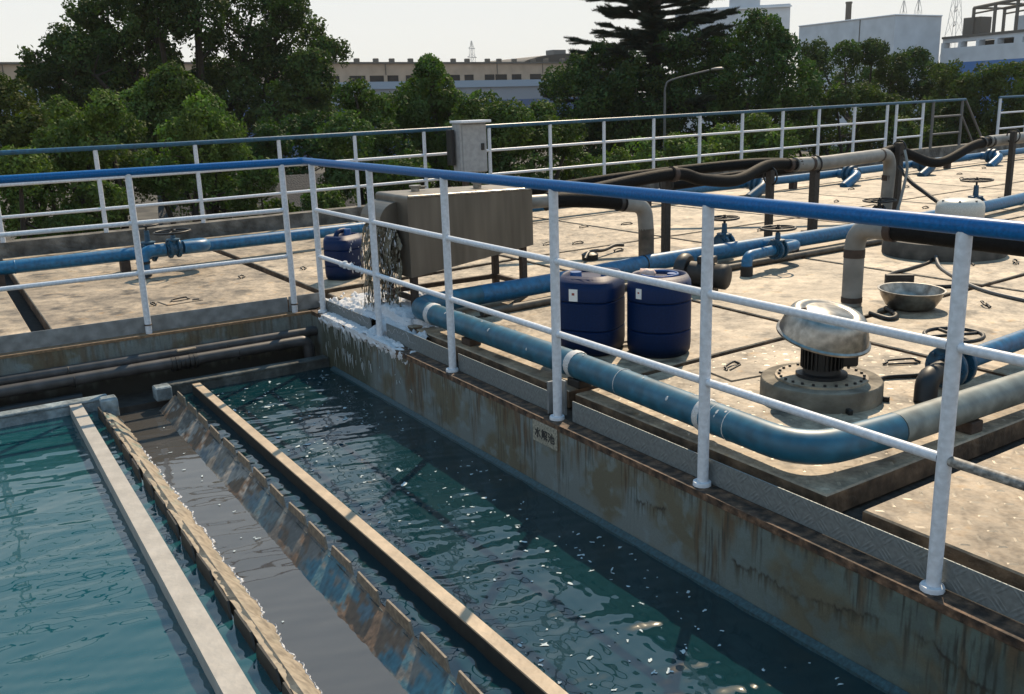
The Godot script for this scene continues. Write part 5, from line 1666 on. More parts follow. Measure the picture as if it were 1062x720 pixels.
func build_factories() -> void:
	# long beige hall to the left
	var a := Vector3(-12.0, 0, -88.0)
	var c := Vector3(76.0, 0, -98.0)
	var d := (c - a).normalized()
	var face := Vector3(-d.z, 0, d.x)            # towards the camera
	if face.z < 0: face = -face
	var T := thing("factory_hall", "long low beige factory hall with a blue-grey lower wall, behind the trees on the left", "factory", Vector3(30.0, -4.0, -93.0))
	var b := nb()
	wall_between(b, a - face * 1.2, c - face * 1.2, 3.9, 6.15, 24.0)
	part(T, "upper_wall", b, M.factory_beige)
	b = nb()
	wall_between(b, a - face * 0.9, c - face * 0.9, 6.15, 6.32, 25.0)
	part(T, "roof_edge", b, M.frame_brown)
	b = nb()
	wall_between(b, a, c, 3.35, 4.15, 26.0)
	part(T, "pale_band", b, M.factory_blue)
	b = nb()
	wall_between(b, a - face * 0.3, c - face * 0.3, 1.8, 3.35, 25.0)
	part(T, "lower_wall", b, M.factory_grey)
	b = nb()
	wall_between(b, a - face * 0.2, c - face * 0.2, -4.02, 1.8, 24.0)
	part(T, "plinth_wall", b, M.factory_navy)
	var n := 34
	for k in n:
		var u := (k + 0.5) / n + rng.randf_range(-0.006, 0.006)
		var p := a.lerp(c, u) - face * 1.2
		b = nb()
		var w := rng.randf_range(0.9, 2.1)
		wall_between(b, p - d * w / 2 + face * 0.06, p + d * w / 2 + face * 0.06, 4.15, 4.85, 0.3)
		part(T, "window", b, M.window_dark)
		b = nb()
		b.box(Vector3(p.x, 6.55, p.z) - face * 1.5 + d * 0.9, Vector3(0.55, 0.5, 0.55), 0.05)
		part(T, "roof_vent", b, M.frame_brown)
		if k % 3 == 0:
			b = nb()
			b.tube([Vector3(p.x, 4.9, p.z) + face * 0.08 + d * 1.2, Vector3(p.x, 6.1, p.z) + face * 0.08 + d * 1.2], 0.05, 6)
			part(T, "downpipe", b, M.frame_brown)
	# barrel roof behind its right end
	T = thing("barrel_roof_hall", "dark barrel-roofed hall rising behind the right end of the beige factory", "factory", Vector3(68.0, -4.0, -104.0))
	b = nb()
	var arc := [Vector2(-9, -11)]
	for k in 13:
		var an := PI - PI * k / 12.0
		arc.append(Vector2(9.0 * cos(an), 0.3 + 1.7 * sin(an)))
	arc.append(Vector2(9, -11))
	b.prism(arc, Vector3(76.0, 5.6, -126.0), Basis.IDENTITY, 24.0)
	part(T, "hall", b, M.steel_post)
	b = nb()
	b.box(Vector3(74.5, 7.7, -104.5), Vector3(2.0, 0.9, 2.0), 0.05)
	part(T, "roof_cowl", b, M.lamp_grey)
	# white tower block behind the cedar
	T = thing("white_tower", "pale grey-white tower block standing behind the cedar", "building", Vector3(82.0, -4.0, -76.0))
	b = nb()
	wall_between(b, Vector3(76.0, 0, -82.0), Vector3(84.97, 0, -72.64), -4.02, 11.3, 14.0)
	part(T, "wall", b, M.factory_white)
	b = nb()
	wall_between(b, Vector3(80.6, 0, -77.9), Vector3(83.0, 0, -75.4), 11.3, 14.6, 8.0)
	part(T, "stair_head", b, M.factory_white)
	b = nb()
	wall_between(b, Vector3(75.9, 0, -81.7), Vector3(84.87, 0, -72.34), 10.95, 11.1, 0.3)
	part(T, "coping", b, M.factory_white_edge)
	# big white box with a corner towards us
	T = thing("white_warehouse", "large plain white warehouse with its corner towards the viewer", "building", Vector3(79.0, -4.0, -56.0))
	b = nb()
	var q := [Vector3(80.45, 0, -67.2), Vector3(77.69, 0, -53.21), Vector3(82.48, 0, -51.68), Vector3(98.0, 0, -64.0)]
	var hs := [8.3, 8.17, 8.03, 8.1]
	for k in 4:
		var l := (k + 1) % 4
		b.quad_out(Vector3(q[k].x, -4.02, q[k].z), Vector3(q[l].x, -4.02, q[l].z), Vector3(q[l].x, hs[l], q[l].z), Vector3(q[k].x, hs[k], q[k].z), Vector3(85, 2, -59))
	b.quad_out(Vector3(q[0].x, hs[0], q[0].z), Vector3(q[1].x, hs[1], q[1].z), Vector3(q[2].x, hs[2], q[2].z), Vector3(q[3].x, hs[3], q[3].z), Vector3(85, 2, -59))
	part(T, "wall", b, M.factory_white)
	b = nb()
	b.tube([Vector3(80.40, 8.36, -67.2), Vector3(77.64, 8.23, -53.19), Vector3(82.48, 8.09, -51.63)], 0.07, 6)
	part(T, "roof_edge", b, M.factory_white_edge)
	b = nb()
	b.tube([Vector3(78.6, -3.9, -57.9), Vector3(78.6, 8.2, -57.9)], 0.06, 6)
	part(T, "downpipe", b, M.lamp_grey)
	# low white works with a blue band, and a steel frame on its roof
	T = thing("blue_band_works", "low white works with a wide blue band and a steel frame on its roof", "factory", Vector3(81.0, -4.0, -42.0))
	var e0 := Vector3(82.6, 0, -51.6)
	var e1 := Vector3(77.5, 0, -27.0)
	b = nb()
	wall_between(b, e0, e1, 3.75, 5.1, 12.0)
	part(T, "wall", b, M.factory_white)
	b = nb()
	wall_between(b, e0, e1, -4.02, 3.75, 11.9)
	part(T, "blue_band", b, M.sky_blue_band)
	var dd := (e1 - e0).normalized()
	b = nb()
	wall_between(b, e0, e1, 5.95, 6.15, 12.3)
	part(T, "roof_slab", b, M.frame_brown)
	b = nb()
	wall_between(b, e0 - Vector3(-0.2, 0, 0), e1, 5.6, 5.95, 1.0)
	part(T, "lintel", b, M.factory_white)
	for k in 13:
		b = nb()
		var p := e0.lerp(e1, k / 12.0)
		wall_between(b, p, p + dd * (0.30 if k != 4 else 0.9), 5.1, 5.6, 0.8)
		part(T, "window_pier", b, M.factory_white)
	b = nb()
	wall_between(b, e0 + Vector3(1.6, 0, 0) + dd * 3.2, e1 + Vector3(1.6, 0, 0), 5.1, 5.6, 0.3)
	part(T, "window", b, M.window_dark)
	b = nb()
	wall_between(b, e0 + Vector3(6.0, 0, 0) + dd * 4.0, e1 + Vector3(6.0, 0, 0), 6.15, 7.8, 5.0)
	part(T, "roof_house", b, M.factory_white)
	# open steel frame above
	var f0 := Vector3(85.2, 0, -50.2)
	var f1 := Vector3(81.5, 0, -33.0)
	for row in 2:
		for k in 8:
			var u := k / 7.0
			var p := f0.lerp(f1, u) + Vector3(4.0 * row, 0, 0.6 * row)
			b = nb()
			b.box(Vector3(p.x, 6.15 + (2.55 + u) / 2.0, p.z), Vector3(0.22, 2.55 + u, 0.22))
			part(T, "frame_post", b, M.frame_brown)
		b = nb()
		b.tube([f0 + Vector3(4.0 * row, 8.7, 0.6 * row), f1 + Vector3(4.0 * row, 9.7, 0.6 * row)], 0.17, 6)
		b.tube([f0 + Vector3(4.0 * row, 8.2, 0.6 * row), f1 + Vector3(4.0 * row, 9.1, 0.6 * row)], 0.09, 6)
		part(T, "frame_beam", b, M.frame_brown)
	for k in 8:
		var u := k / 7.0
		var p := f0.lerp(f1, u)
		b = nb()
		b.tube([p + Vector3(0, 8.7 + u, 0), p + Vector3(4.0, 8.7 + u, 0.6)], 0.12, 6)
		part(T, "frame_beam", b, M.frame_brown)
	b = nb()
	b.box(Vector3(86.2, 7.05, -50.4), Vector3(1.8, 1.7, 1.8), 0.05)
	part(T, "roof_plant", b, M.frame_brown)
	T = thing("grey_shed", "pale grey flat-roofed shed at the right edge below the blue band", "shed", Vector3(60.0, -4.0, -25.0))
	b = nb()
	b.box(Vector3(62.0, -1.0, -24.0), Vector3(10.0, 6.6, 9.0), 0.05, Basis(Vector3.UP, 0.2))
	part(T, "wall", b, M.factory_blue)
	b = nb()
	b.box(Vector3(62.0, 2.55, -24.0), Vector3(10.6, 0.5, 9.6), 0.05, Basis(Vector3.UP, 0.2))
	part(T, "roof", b, M.factory_white_edge)
	b = nb()
	OFF = Vector3(102.2, -4.0, -78.6)
	b = nb()
	b.lathe([Vector2(0.42, 0.0), Vector2(0.36, 16.2), Vector2(0.42, 16.3), Vector2(0.42, 16.5), Vector2(0.0, 16.5)], OFF, Basis.IDENTITY, 14)
	solo("chimney", "dark slender chimney rising behind the white warehouse", "chimney", b, M.frame_brown)

func pylon(label: String, at: Vector3, h: float) -> void:
	var T := thing("pylon", label, "pylon", at, "lattice pylons on the skyline")
	var b := nb()
	var lv := [0.0, 0.22, 0.42, 0.58, 0.70, 0.80, 0.90, 1.0]
	var wd := [0.13, 0.095, 0.068, 0.05, 0.038, 0.03, 0.022, 0.004]
	for s in [[1, 1], [1, -1], [-1, 1], [-1, -1]]:
		for k in lv.size() - 1:
			b.tube([at + Vector3(s[0] * wd[k] * h, lv[k] * h, s[1] * wd[k] * h), at + Vector3(s[0] * wd[k + 1] * h, lv[k + 1] * h, s[1] * wd[k + 1] * h)], 0.09, 4, false)
			b.tube([at + Vector3(s[0] * wd[k] * h, lv[k] * h, s[1] * wd[k] * h), at + Vector3(-s[0] * wd[k + 1] * h, lv[k + 1] * h, s[1] * wd[k + 1] * h)], 0.06, 4, false)
	part(T, "lattice", b, M.pylon)
	b = nb()
	for a in [0.66, 0.78, 0.90]:
		var w: float = 0.16 if a < 0.85 else 0.11
		b.tube([at + Vector3(-w * h * 0.8, a * h, w * h * 0.6), at + Vector3(w * h * 0.8, a * h, -w * h * 0.6)], 0.16, 4)
		b.tube([at + Vector3(-w * h * 0.8, a * h, w * h * 0.6), at + Vector3(0, (a + 0.04) * h, 0)], 0.1, 4)
		b.tube([at + Vector3(w * h * 0.8, a * h, -w * h * 0.6), at + Vector3(0, (a + 0.04) * h, 0)], 0.1, 4)
	part(T, "cross_arm", b, M.pylon)

func build_street() -> void:
	var L := Vector3(10.06, -4.0, -7.67)
	var T := thing("street_lamp", "slim grey street lamp with a curved arm among the dark trees", "street lamp", L)
	var b := nb()
	b.tube([L, L + Vector3(0, 5.55, 0)], [0.045, 0.022], 10)
	part(T, "pole", b, M.lamp_grey)
	b = nb()
	b.tube(smooth([L + Vector3(0, 5.5, 0), L + Vector3(0.01, 5.66, 0.01), L + Vector3(0.10, 5.78, 0.09), L + Vector3(0.62, 5.93, 0.55)], 5), 0.017, 8)
	part(T, "arm", b, M.lamp_grey)
	b = nb()
	var hd := Vector3(0.74, 0.06, 0.66).normalized()
	b.lathe([Vector2(0.0, -0.11), Vector2(0.035, -0.10), Vector2(0.06, 0.0), Vector2(0.05, 0.10), Vector2(0.0, 0.14)], L + Vector3(0.72, 5.95, 0.64), looking(hd), 14, 1.0, 0.5)
	part(T, "lamp_head", b, M.grey_pipe)
	pylon("nearest lattice pylon, above the blue-banded works", Vector3(313.0, -4.0, -205.0), 40.0)
	pylon("lattice pylon left of the tallest one on the skyline", Vector3(387.0, -4.0, -273.0), 44.0)
	pylon("leftmost of the lattice pylons beside the chimney", Vector3(416.0, -4.0, -302.0), 47.0)
	pylon("distant lattice pylon above the beige factory hall", Vector3(246.0, -4.0, -427.0), 36.0)
	# tiled roofs below the trees
	for r in [[Vector3(2.6, -4.0, -9.8), 3.2, 4.35, -0.25, "low house with a grey tiled roof seen through the gap behind the railing corner"]]:
		var at: Vector3 = r[0]
		T = thing("tiled_house", r[4], "house", at)
		var bs := Basis(Vector3.UP, r[3])
		b = nb()
		b.box(at + Vector3(0, 1.6, 0), Vector3(r[1] * 0.92, 3.2, 3.6), 0.0, bs)
		part(T, "wall", b, M.brick_wall)
		b = nb()
		var w: float = r[1]
		for s in [1.0, -1.0]:
			b.quad_out(at + bs * Vector3(-w / 2, 3.1, 2.1 * s), at + bs * Vector3(w / 2, 3.1, 2.1 * s), at + bs * Vector3(w / 2, r[2], 0), at + bs * Vector3(-w / 2, r[2], 0), at)
		for s in [1.0, -1.0]:
			b.tri_out(at + bs * Vector3(w / 2 * s, 3.1, 2.1), at + bs * Vector3(w / 2 * s, 3.1, -2.1), at + bs * Vector3(w / 2 * s, r[2], 0), at)
		part(T, "roof", b, M.roof_tile)

func tree_list() -> Array:
	return [
		["spreading_tree", "large spreading dark tree at the left with sky showing between its limbs", "tree", 0.72, 0.05, [[0.21,2.40,-16.54,0.54],[1.99,2.72,-17.02,0.66],[2.83,2.47,-16.42,0.57],[3.78,1.82,-16.77,0.78],[4.95,2.79,-16.49,0.60],[5.62,2.38,-14.83,0.57],[2.56,3.73,-15.61,0.83],[5.94,3.81,-16.69,0.61],[0.84,2.90,-16.52,0.54],[0.55,2.20,-16.49,0.79],[1.53,2.96,-18.20,0.81],[0.89,1.65,-17.02,0.91],[1.93,3.65,-17.75,0.85],[2.63,4.11,-16.73,1.08],[2.60,3.19,-17.13,0.67],[3.50,3.71,-15.72,1.02],[4.98,3.73,-16.50,1.00],[6.02,3.14,-16.74,0.80],[6.49,2.67,-15.67,0.51],[4.31,2.66,-16.97,0.69],[5.30,2.28,-16.49,0.79],[5.75,1.99,-14.78,0.62],[1.91,2.15,-17.56,0.76],[3.25,1.84,-16.87,0.91],[4.29,1.53,-15.87,0.94],[5.10,1.32,-14.93,0.88],[2.26,1.21,-17.76,1.01],[3.70,4.77,-16.46,1.31],[1.12,0.93,-17.59,1.01],[3.72,0.69,-17.47,1.19],[6.28,1.06,-16.25,0.81]]],
		["broadleaf_tree", "dark rounded tree at the left edge beyond the fence", "tree", 0.70, 0.50, [[-1.17,1.53,-8.38,0.45],[-1.01,1.31,-7.60,0.33],[-1.50,1.13,-8.23,0.58],[-1.08,0.93,-7.68,0.44],[-1.28,1.83,-8.41,0.26]]],
		["broadleaf_tree", "bushy green tree with two rounded tops, second from the left edge", "tree", 1.00, 0.25, [[-0.56,1.38,-7.21,0.33],[-0.30,1.48,-6.10,0.28],[-0.52,1.10,-6.19,0.40],[-0.88,1.04,-6.35,0.36],[0.10,1.07,-7.23,0.34],[-0.19,0.67,-6.55,0.45],[-0.68,0.56,-6.88,0.45]]],
		["broadleaf_tree", "tree with small rounded crown just in front of the spreading tree trunk", "tree", 1.00, 0.10, [[1.29,1.85,-9.57,0.40],[0.97,1.62,-9.99,0.41],[1.62,1.60,-9.64,0.38],[1.32,1.30,-9.65,0.50],[0.91,1.13,-10.14,0.48]]],
		["broadleaf_tree", "bright green rounded tree left of the railing corner", "tree", 1.35, 0.15, [[0.88,1.32,-6.22,0.38],[1.25,1.13,-6.56,0.29],[0.74,1.03,-6.39,0.38],[1.15,0.75,-6.62,0.40],[0.67,0.54,-6.64,0.47],[1.31,0.36,-6.66,0.32],[0.28,0.70,-6.48,0.38]]],
		["broadleaf_tree", "low leafy tree behind the far left of the back fence", "tree", 1.30, 0.20, [[-1.40,0.89,-5.26,0.26],[-1.01,0.74,-6.09,0.30],[-1.67,0.56,-6.27,0.41],[-1.18,0.41,-6.16,0.40],[-0.60,0.40,-5.67,0.35],[-0.82,0.13,-5.89,0.40]]],
		["broadleaf_tree", "shaded dark green tree directly behind the railing corner", "tree", 0.65, -0.20, [[3.36,0.87,-10.85,0.47],[3.30,0.54,-12.11,0.46],[4.16,0.97,-11.30,0.52],[4.28,0.62,-10.67,0.48],[3.47,0.23,-10.52,0.54]]],
		["broadleaf_tree", "tall rounded tree to the right of the railing corner", "tree", 0.90, 0.00, [[3.46,1.65,-7.15,0.35],[3.76,1.30,-7.23,0.42],[2.91,1.02,-6.17,0.38],[3.78,0.82,-6.92,0.47],[3.18,0.44,-6.56,0.49],[3.64,0.37,-5.95,0.48]]],
		["pointed_tree", "mid green tree with a pointed top before the beige factory", "tree", 1.00, 0.10, [[5.00,1.96,-7.69,0.25],[5.28,1.61,-8.43,0.43],[5.67,1.24,-8.42,0.51],[4.42,1.31,-7.52,0.43],[5.13,0.84,-8.22,0.60],[5.20,0.82,-7.12,0.44],[5.40,0.21,-8.27,0.61],[5.31,1.40,-7.59,0.32],[5.18,1.55,-8.68,0.34],[5.68,1.70,-8.61,0.27],[5.19,2.04,-7.98,0.19],[4.86,1.33,-9.05,0.34]]],
		["broadleaf_tree", "broad low tree behind the control cabinet", "tree", 0.90, 0.15, [[5.35,1.30,-6.41,0.39],[5.49,1.18,-5.90,0.35],[6.26,1.15,-6.37,0.37],[4.87,1.20,-6.18,0.35],[5.43,0.83,-6.16,0.48],[6.06,0.77,-6.14,0.46],[6.68,0.83,-6.10,0.37],[5.10,0.40,-6.28,0.48],[5.54,0.24,-5.80,0.48],[7.00,0.30,-6.36,0.45],[5.37,0.97,-6.40,0.36]]],
		["broadleaf_tree", "large very dark tree below the cedar", "tree", 0.60, -0.05, [[11.54,1.90,-12.93,0.76],[12.12,2.09,-12.32,0.79],[12.00,1.71,-10.90,0.80],[11.24,1.21,-11.73,0.81],[12.03,0.85,-11.29,0.91],[12.91,1.26,-10.93,0.87],[11.23,0.43,-12.13,0.83],[11.91,0.18,-11.51,0.92]]],
		["broadleaf_tree", "tall dark tree right of the street lamp", "tree", 0.75, -0.10, [[13.62,2.35,-10.91,0.78],[14.74,2.56,-10.88,0.70],[14.55,2.70,-9.63,0.62],[14.77,2.41,-9.13,0.44],[14.12,1.56,-10.76,0.93],[14.02,1.73,-9.26,0.83],[14.68,1.56,-8.78,0.74],[13.94,0.77,-11.75,1.06],[14.21,0.77,-10.02,0.96],[14.95,0.74,-9.35,0.82]]],
		["shrub", "bright green shrub behind the middle of the back fence", "shrub", 1.45, 0.20, [[8.19,0.26,-6.78,0.41],[9.03,0.37,-7.04,0.39],[9.65,0.43,-6.90,0.43],[9.32,0.34,-5.83,0.37],[9.08,-0.18,-7.46,0.47],[9.85,-0.11,-6.84,0.51]]],
		["shrub", "bright green shrub behind the fence, right of the street lamp", "shrub", 1.35, 0.20, [[10.02,0.60,-5.92,0.38],[11.13,0.72,-6.29,0.40],[11.19,0.55,-5.79,0.39],[11.03,0.15,-6.53,0.44],[10.25,0.13,-6.45,0.36],[11.43,0.08,-6.18,0.40]]],
		["broadleaf_tree", "row-like lumpy tree in front of the large white building", "tree", 0.75, 0.10, [[23.17,2.70,-15.42,0.57],[21.94,2.44,-13.21,0.52],[22.53,2.52,-12.67,0.46],[23.14,1.78,-15.14,0.88],[24.64,1.75,-14.81,0.83],[23.39,2.06,-12.57,0.59],[23.77,1.41,-13.19,0.79],[24.72,2.22,-12.67,0.48],[24.29,1.65,-11.72,0.59],[24.12,1.09,-12.21,0.77]]],
		["broadleaf_tree", "olive green tree behind the right half of the back fence", "tree", 0.90, 0.35, [[16.47,1.09,-9.76,0.52],[17.02,1.16,-9.34,0.52],[17.92,1.04,-9.14,0.53],[17.70,0.90,-8.18,0.46],[16.80,0.48,-9.64,0.57],[18.16,0.37,-9.56,0.59],[17.18,0.39,-7.71,0.50],[16.79,0.42,-10.39,0.49]]],
		["broadleaf_tree", "leafy tree behind the stair opening under the blue-banded building", "tree", 0.85, 0.30, [[23.10,1.62,-10.44,0.61],[22.38,1.42,-9.21,0.63],[22.52,1.59,-8.50,0.56],[24.29,1.42,-8.94,0.70],[22.10,0.77,-9.25,0.63],[22.40,0.83,-8.48,0.67],[23.35,0.54,-8.35,0.68],[22.91,0.75,-10.53,0.56],[21.32,0.10,-9.68,0.53],[22.47,0.06,-9.14,0.64],[23.00,-0.08,-8.34,0.63],[24.66,0.88,-8.46,0.91]]],
		["shrub", "leafy shrub just behind the fence at the railing corner", "shrub", 0.90, 0.10, [[1.24,0.26,-5.92,0.28],[1.87,0.05,-6.30,0.32],[2.14,0.24,-5.25,0.33],[1.42,0.56,-5.73,0.23],[2.53,0.46,-5.78,0.27]]],
		["broadleaf_tree", "broad dark tree beyond the right end of the back fence, past the stair opening", "tree", 0.80, 0.20, [[22.31,1.28,-6.59,0.67],[21.57,0.93,-5.48,0.68],[21.34,1.24,-4.56,0.70],[21.37,0.81,-3.83,0.72],[21.70,0.26,-5.68,0.70],[21.31,0.18,-4.41,0.70],[23.30,1.08,-4.01,0.67]]],
		["broadleaf_tree", "dark tree beyond the left end of the back fence", "tree", 0.70, 0.20, [[-1.89,1.67,-9.85,0.57],[-2.34,1.16,-8.81,0.59],[-1.93,0.87,-8.96,0.54]]],
	]

func leaf_cluster(sd: int, leaves: int, spread: float, size: float) -> ArrayMesh:
	# a domed spray of leaves about the local y axis, most of them lying outwards like shingles
	var r := RandomNumberGenerator.new()
	r.seed = sd
	var b := MB.new(Vector3.ZERO)
	for k in leaves:
		var a := r.randf() * TAU
		var q := sqrt(r.randf())
		var d := Vector3(cos(a) * q, 1.15 - 0.9 * q * q + r.randfn() * 0.12, sin(a) * q).normalized()
		var c := Vector3(cos(a) * q * spread, spread * (0.45 * (1.0 - q * q) + r.randfn() * 0.16), sin(a) * q * spread)
		var nn := (d + Vector3(r.randfn(), r.randfn(), r.randfn()) * 0.42).normalized()
		var ax := nn.cross(Vector3(r.randfn(), r.randfn(), r.randfn())).normalized()
		ax = (ax + d * 0.25).normalized()
		var side := ax.cross(nn).normalized()
		var l := size * r.randf_range(0.7, 1.35)
		var w := l * r.randf_range(0.26, 0.38)
		var p0 := c
		var p1 := c + ax * l * 0.45 + side * w
		var p2 := c + ax * l - nn * l * 0.12
		var p3 := c + ax * l * 0.45 - side * w
		b.tri(p0, p1, p2); b.tri(p0, p2, p3)
	return b.mesh()

func crown(parent: Node, lobes: Array, base: Vector3, meshes: Array, density: float, tone: float, warm: float, size: float, m: Material, puff := 0.36) -> void:
	# every lobe is a bunch of puffs, every puff a shell of leaf sprays
	var xf := []
	var cols := []
	var nz := FastNoiseLite.new()
	nz.seed = int(absf(base.x * 31.0 + base.z * 17.0)) + 5
	nz.frequency = 0.9
	for L in lobes:
		var R: float = L[3] - 0.06 * size
		var lc := Vector3(L[0], L[1], L[2])
		var lt := rng.randf_range(0.8, 1.2) * tone
		var pr := clampf(R * puff, 0.16, 0.34 * size)
		var npuff := int(7.0 * pow(R / pr, 1.75) * 0.30) + 6
		for q in npuff:
			var pd := Vector3(rng.randfn(), rng.randfn() * 0.9 + 0.18, rng.randfn()).normalized()
			var deep := rng.randf() < 0.22
			var pc := lc + pd * (R - pr * 0.75) * (rng.randf_range(0.3, 0.75) if deep else rng.randf_range(0.74, 1.22))
			var prr := pr * rng.randf_range(0.6, 1.3)
			if nz.get_noise_3dv(pc * 1.3) < -0.50: continue
			var pt := lt * rng.randf_range(0.78, 1.25)
			var wm := warm + rng.randf_range(-0.2, 0.25)
			var n := int(density * prr * prr * 38.0 / (size * size)) + 5
			for k in n:
				var d := Vector3(rng.randfn(), rng.randfn() + 0.15, rng.randfn()).normalized()
				if d.dot(pd) < -0.55: continue
				var p := pc + d * prr * rng.randf_range(0.75, 1.08)
				var bs := looking((d + Vector3(rng.randfn(), rng.randfn() + 0.5, rng.randfn()) * 0.22).normalized()) * Basis(Vector3.UP, rng.randf() * TAU)
				var s := size * rng.randf_range(0.8, 1.2)
				xf.append(Transform3D(bs.scaled(Vector3(s, s, s)), p - base))
				var v := pt * rng.randf_range(0.75, 1.3)
				cols.append(Color(0.064 * v * (1.0 + 0.6 * wm), 0.106 * v, 0.025 * v * (1.0 - 0.3 * wm)))
	var share := int(ceil(xf.size() / float(meshes.size())))
	for g in meshes.size():
		var lo := g * share
		var hi := mini(xf.size(), lo + share)
		if hi <= lo: continue
		var mm := MultiMesh.new()
		mm.transform_format = MultiMesh.TRANSFORM_3D
		mm.use_colors = true
		mm.mesh = meshes[g]
		mm.instance_count = hi - lo
		for k in range(lo, hi):
			mm.set_instance_transform(k - lo, xf[k])
			mm.set_instance_color(k - lo, cols[k])
		var o := MultiMeshInstance3D.new()
		o.name = numbered(parent, "crown")
		o.multimesh = mm
		o.material_override = m
		parent.add_child(o, true)
		o.set_meta("kind", "stuff")

func trunk_and_limbs(T: Node, base: Vector3, lobes: Array, r: float) -> void:
	var b := nb()
	var top := Vector3.ZERO
	for L in lobes: top += Vector3(L[0], L[1], L[2]) / lobes.size()
	var fork := base.lerp(Vector3(top.x, maxf(top.y - 0.6, base.y + 1.0), top.z), 0.72)
	b.tube(smooth([base, base.lerp(fork, 0.5) + Vector3(rng.randf_range(-0.12, 0.12), 0, rng.randf_range(-0.12, 0.12)), fork], 4), [r * 1.3, r * 1.15, r * 1.08, r * 1.02, r, r * 0.96, r * 0.92, r * 0.88, r * 0.85], 9)
	part(T, "trunk", b, M.bark)
	b = nb()
	for L in lobes:
		var e := Vector3(L[0], L[1], L[2])
		var mid := fork.lerp(e, 0.5) + Vector3(rng.randf_range(-0.2, 0.2), -0.12 * (e - fork).length(), rng.randf_range(-0.2, 0.2))
		var pts := smooth([fork, mid, e], 4)
		var rs := []
		for k in pts.size(): rs.append(lerpf(r * 0.6, r * 0.12, k / float(pts.size() - 1)))
		b.tube(pts, rs, 6)
		for k in 3:
			var s := mid.lerp(e, rng.randf_range(0.2, 0.9))
			b.tube([s, s + Vector3(rng.randfn(), rng.randfn() * 0.7 + 0.3, rng.randfn()).normalized() * L[3] * 0.8], [r * 0.16, r * 0.05], 5)
	part(T, "limbs", b, M.bark)

func build_trees() -> void:
	var broad := [leaf_cluster(1, 26, 0.105, 0.052), leaf_cluster(2, 26, 0.105, 0.052), leaf_cluster(3, 24, 0.11, 0.056)]
	for t in tree_list():
		var lobes: Array = t[5]
		var c := Vector3.ZERO
		for L in lobes: c += Vector3(L[0], 0, L[2]) / lobes.size()
		var base := Vector3(c.x, -4.02, c.z)
		var big: bool = t[0] == "spreading_tree"
		var T := thing(t[0], t[1], t[2], base, "trees beyond the back fence")
		trunk_and_limbs(T, base, lobes, 0.24 if big else (0.06 if t[2] == "shrub" else 0.13))
		var dist := (base - Vector3(-2.4, -4.0, 6.7)).length()
		var size := clampf(dist / 15.0, 0.85, 1.5)
		crown(T, lobes, base, broad, 6.5, t[3], t[4], size, M.leaf)
	build_cedar(broad)
	# undergrowth closing the view under the trees
	OFF = Vector3.ZERO
	var lob := []
	for k in 40:
		var u := k / 39.0
		lob.append([lerpf(-7.0, 28.0, u) + rng.randf_range(-0.5, 0.5), -1.7 + rng.randf_range(-0.5, 0.5) + 1.0 * u, lerpf(-10.5, -13.0, u) + rng.randf_range(-1.2, 1.2), rng.randf_range(0.9, 1.4)])
	for k in 22:
		lob.append([lerpf(-6.5, 4.5, k / 21.0) + rng.randf_range(-0.3, 0.3), -1.0 + rng.randf_range(-0.3, 0.2), -6.6 + rng.randf_range(-0.5, 0.4), rng.randf_range(0.7, 0.95)])
	var H := Node3D.new()
	H.name = "undergrowth"
	add_child(H)
	H.set_meta("kind", "stuff"); H.set_meta("label", "dark mass of undergrowth filling the gaps under the trees"); H.set_meta("category", "undergrowth")
	crown(H, lob, Vector3.ZERO, broad, 4.5, 0.7, 0.0, 1.7, M.leaf)

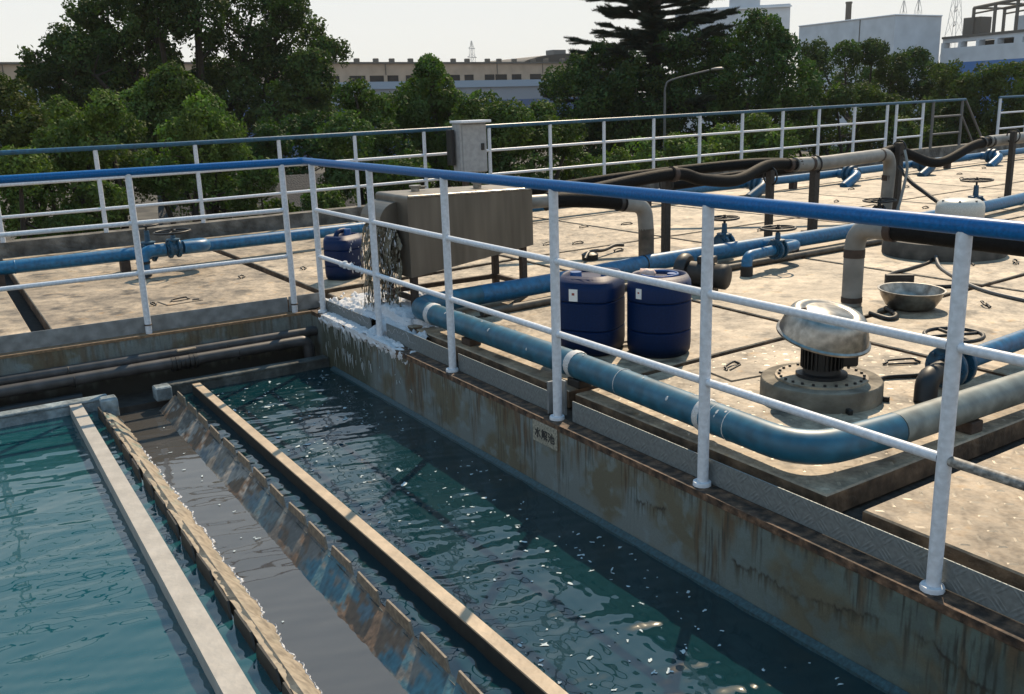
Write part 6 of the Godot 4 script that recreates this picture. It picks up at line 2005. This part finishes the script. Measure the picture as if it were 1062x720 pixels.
func build_cedar(_broad: Array) -> void:
	var base := Vector3(13.8, -4.02, -12.4)
	var T := thing("cedar_tree", "tall dark cedar with layered flat boughs against the sky", "tree", base, "trees beyond the back fence")
	var b := nb()
	b.tube([base, base + Vector3(0, 5.0, 0), base + Vector3(0.05, 8.4, 0), base + Vector3(0, 11.5, 0)], [0.24, 0.19, 0.12, 0.03], 10)
	part(T, "trunk", b, M.bark)
	var r := RandomNumberGenerator.new()
	r.seed = 12
	var nd := MB.new(Vector3.ZERO)
	for k in 30:                                    # a short twig bristling with needles along local x
		var u := r.randf()
		var d := Vector3(r.randf_range(0.2, 0.9), r.randfn() * 0.55 + 0.25, r.randfn() * 0.7).normalized()
		var c := Vector3(lerpf(-0.09, 0.09, u), 0.0, 0.0)
		var sd := d.cross(Vector3.UP).normalized() * 0.006
		nd.tri(c - sd, c + sd, c + d * 0.075)
		var sv := sd.rotated(d, PI / 2)
		nd.tri(c - sv, c + sv, c + d * 0.075)
	var pad := nd.mesh()
	var xf := []
	b = nb()
	for tier in 17:
		var y := 5.2 + tier * 0.36
		var reach := lerpf(2.7, 0.6, tier / 16.0)
		for k in 7:
			var a := TAU * k / 7.0 + tier * 1.9 + r.randf_range(-0.35, 0.35)
			var d := Vector3(cos(a), 0.0, sin(a))
			var len := reach * r.randf_range(0.5, 1.12)
			var s := base + Vector3(0, y + r.randf_range(-0.16, 0.16), 0)
			var rise := r.randf_range(0.0, 0.55)
			var pts := smooth([s, s + d * len * 0.5 + Vector3(0, 0.02 + rise * 0.3, 0), s + d * len + Vector3(0, rise, 0)], 6)
			var rs := []
			for q in pts.size(): rs.append(lerpf(0.05, 0.010, q / float(pts.size() - 1)))
			b.tube(pts, rs, 6)
			var twigs := int(len * 17) + 4
			for q in twigs:
				var u := r.randf_range(0.18, 1.0)
				var fi := u * (pts.size() - 1)
				var i0 := mini(int(fi), pts.size() - 2)
				var p: Vector3 = pts[i0].lerp(pts[i0 + 1], fi - i0)
				var side := d.cross(Vector3.UP) * (1.0 if q % 2 == 0 else -1.0)
				var td := (d * r.randf_range(0.5, 1.1) + side * r.randf_range(0.3, 1.0) + Vector3(0, r.randf_range(-0.10, 0.22), 0)).normalized()
				var tl := r.randf_range(0.15, 0.48) * (0.6 + 0.6 * sin(u * PI))
				b.tube([p, p + td * tl], [0.012, 0.005], 4)
				var n := int(tl / 0.05) + 1
				for w in n:
					var c := p + td * tl * (w + 0.5) / n
					var x := td
					var z := x.cross(Vector3.UP).normalized()
					var sc := r.randf_range(0.75, 1.25)
					xf.append(Transform3D(Basis(x, z.cross(x), z).rotated(x, r.randf_range(-0.5, 0.5)).scaled(Vector3(sc, sc, sc)), c - base))
	part(T, "boughs", b, M.bark)
	var mm := MultiMesh.new()
	mm.transform_format = MultiMesh.TRANSFORM_3D
	mm.use_colors = true
	mm.mesh = pad
	mm.instance_count = xf.size()
	for k in xf.size():
		mm.set_instance_transform(k, xf[k])
		var v := r.randf_range(0.6, 1.3)
		mm.set_instance_color(k, Color(0.028 * v, 0.044 * v, 0.022 * v))
	var o := MultiMeshInstance3D.new()
	o.name = "needles"
	o.multimesh = mm
	o.material_override = M.needle
	T.add_child(o)
	o.set_meta("kind", "stuff")
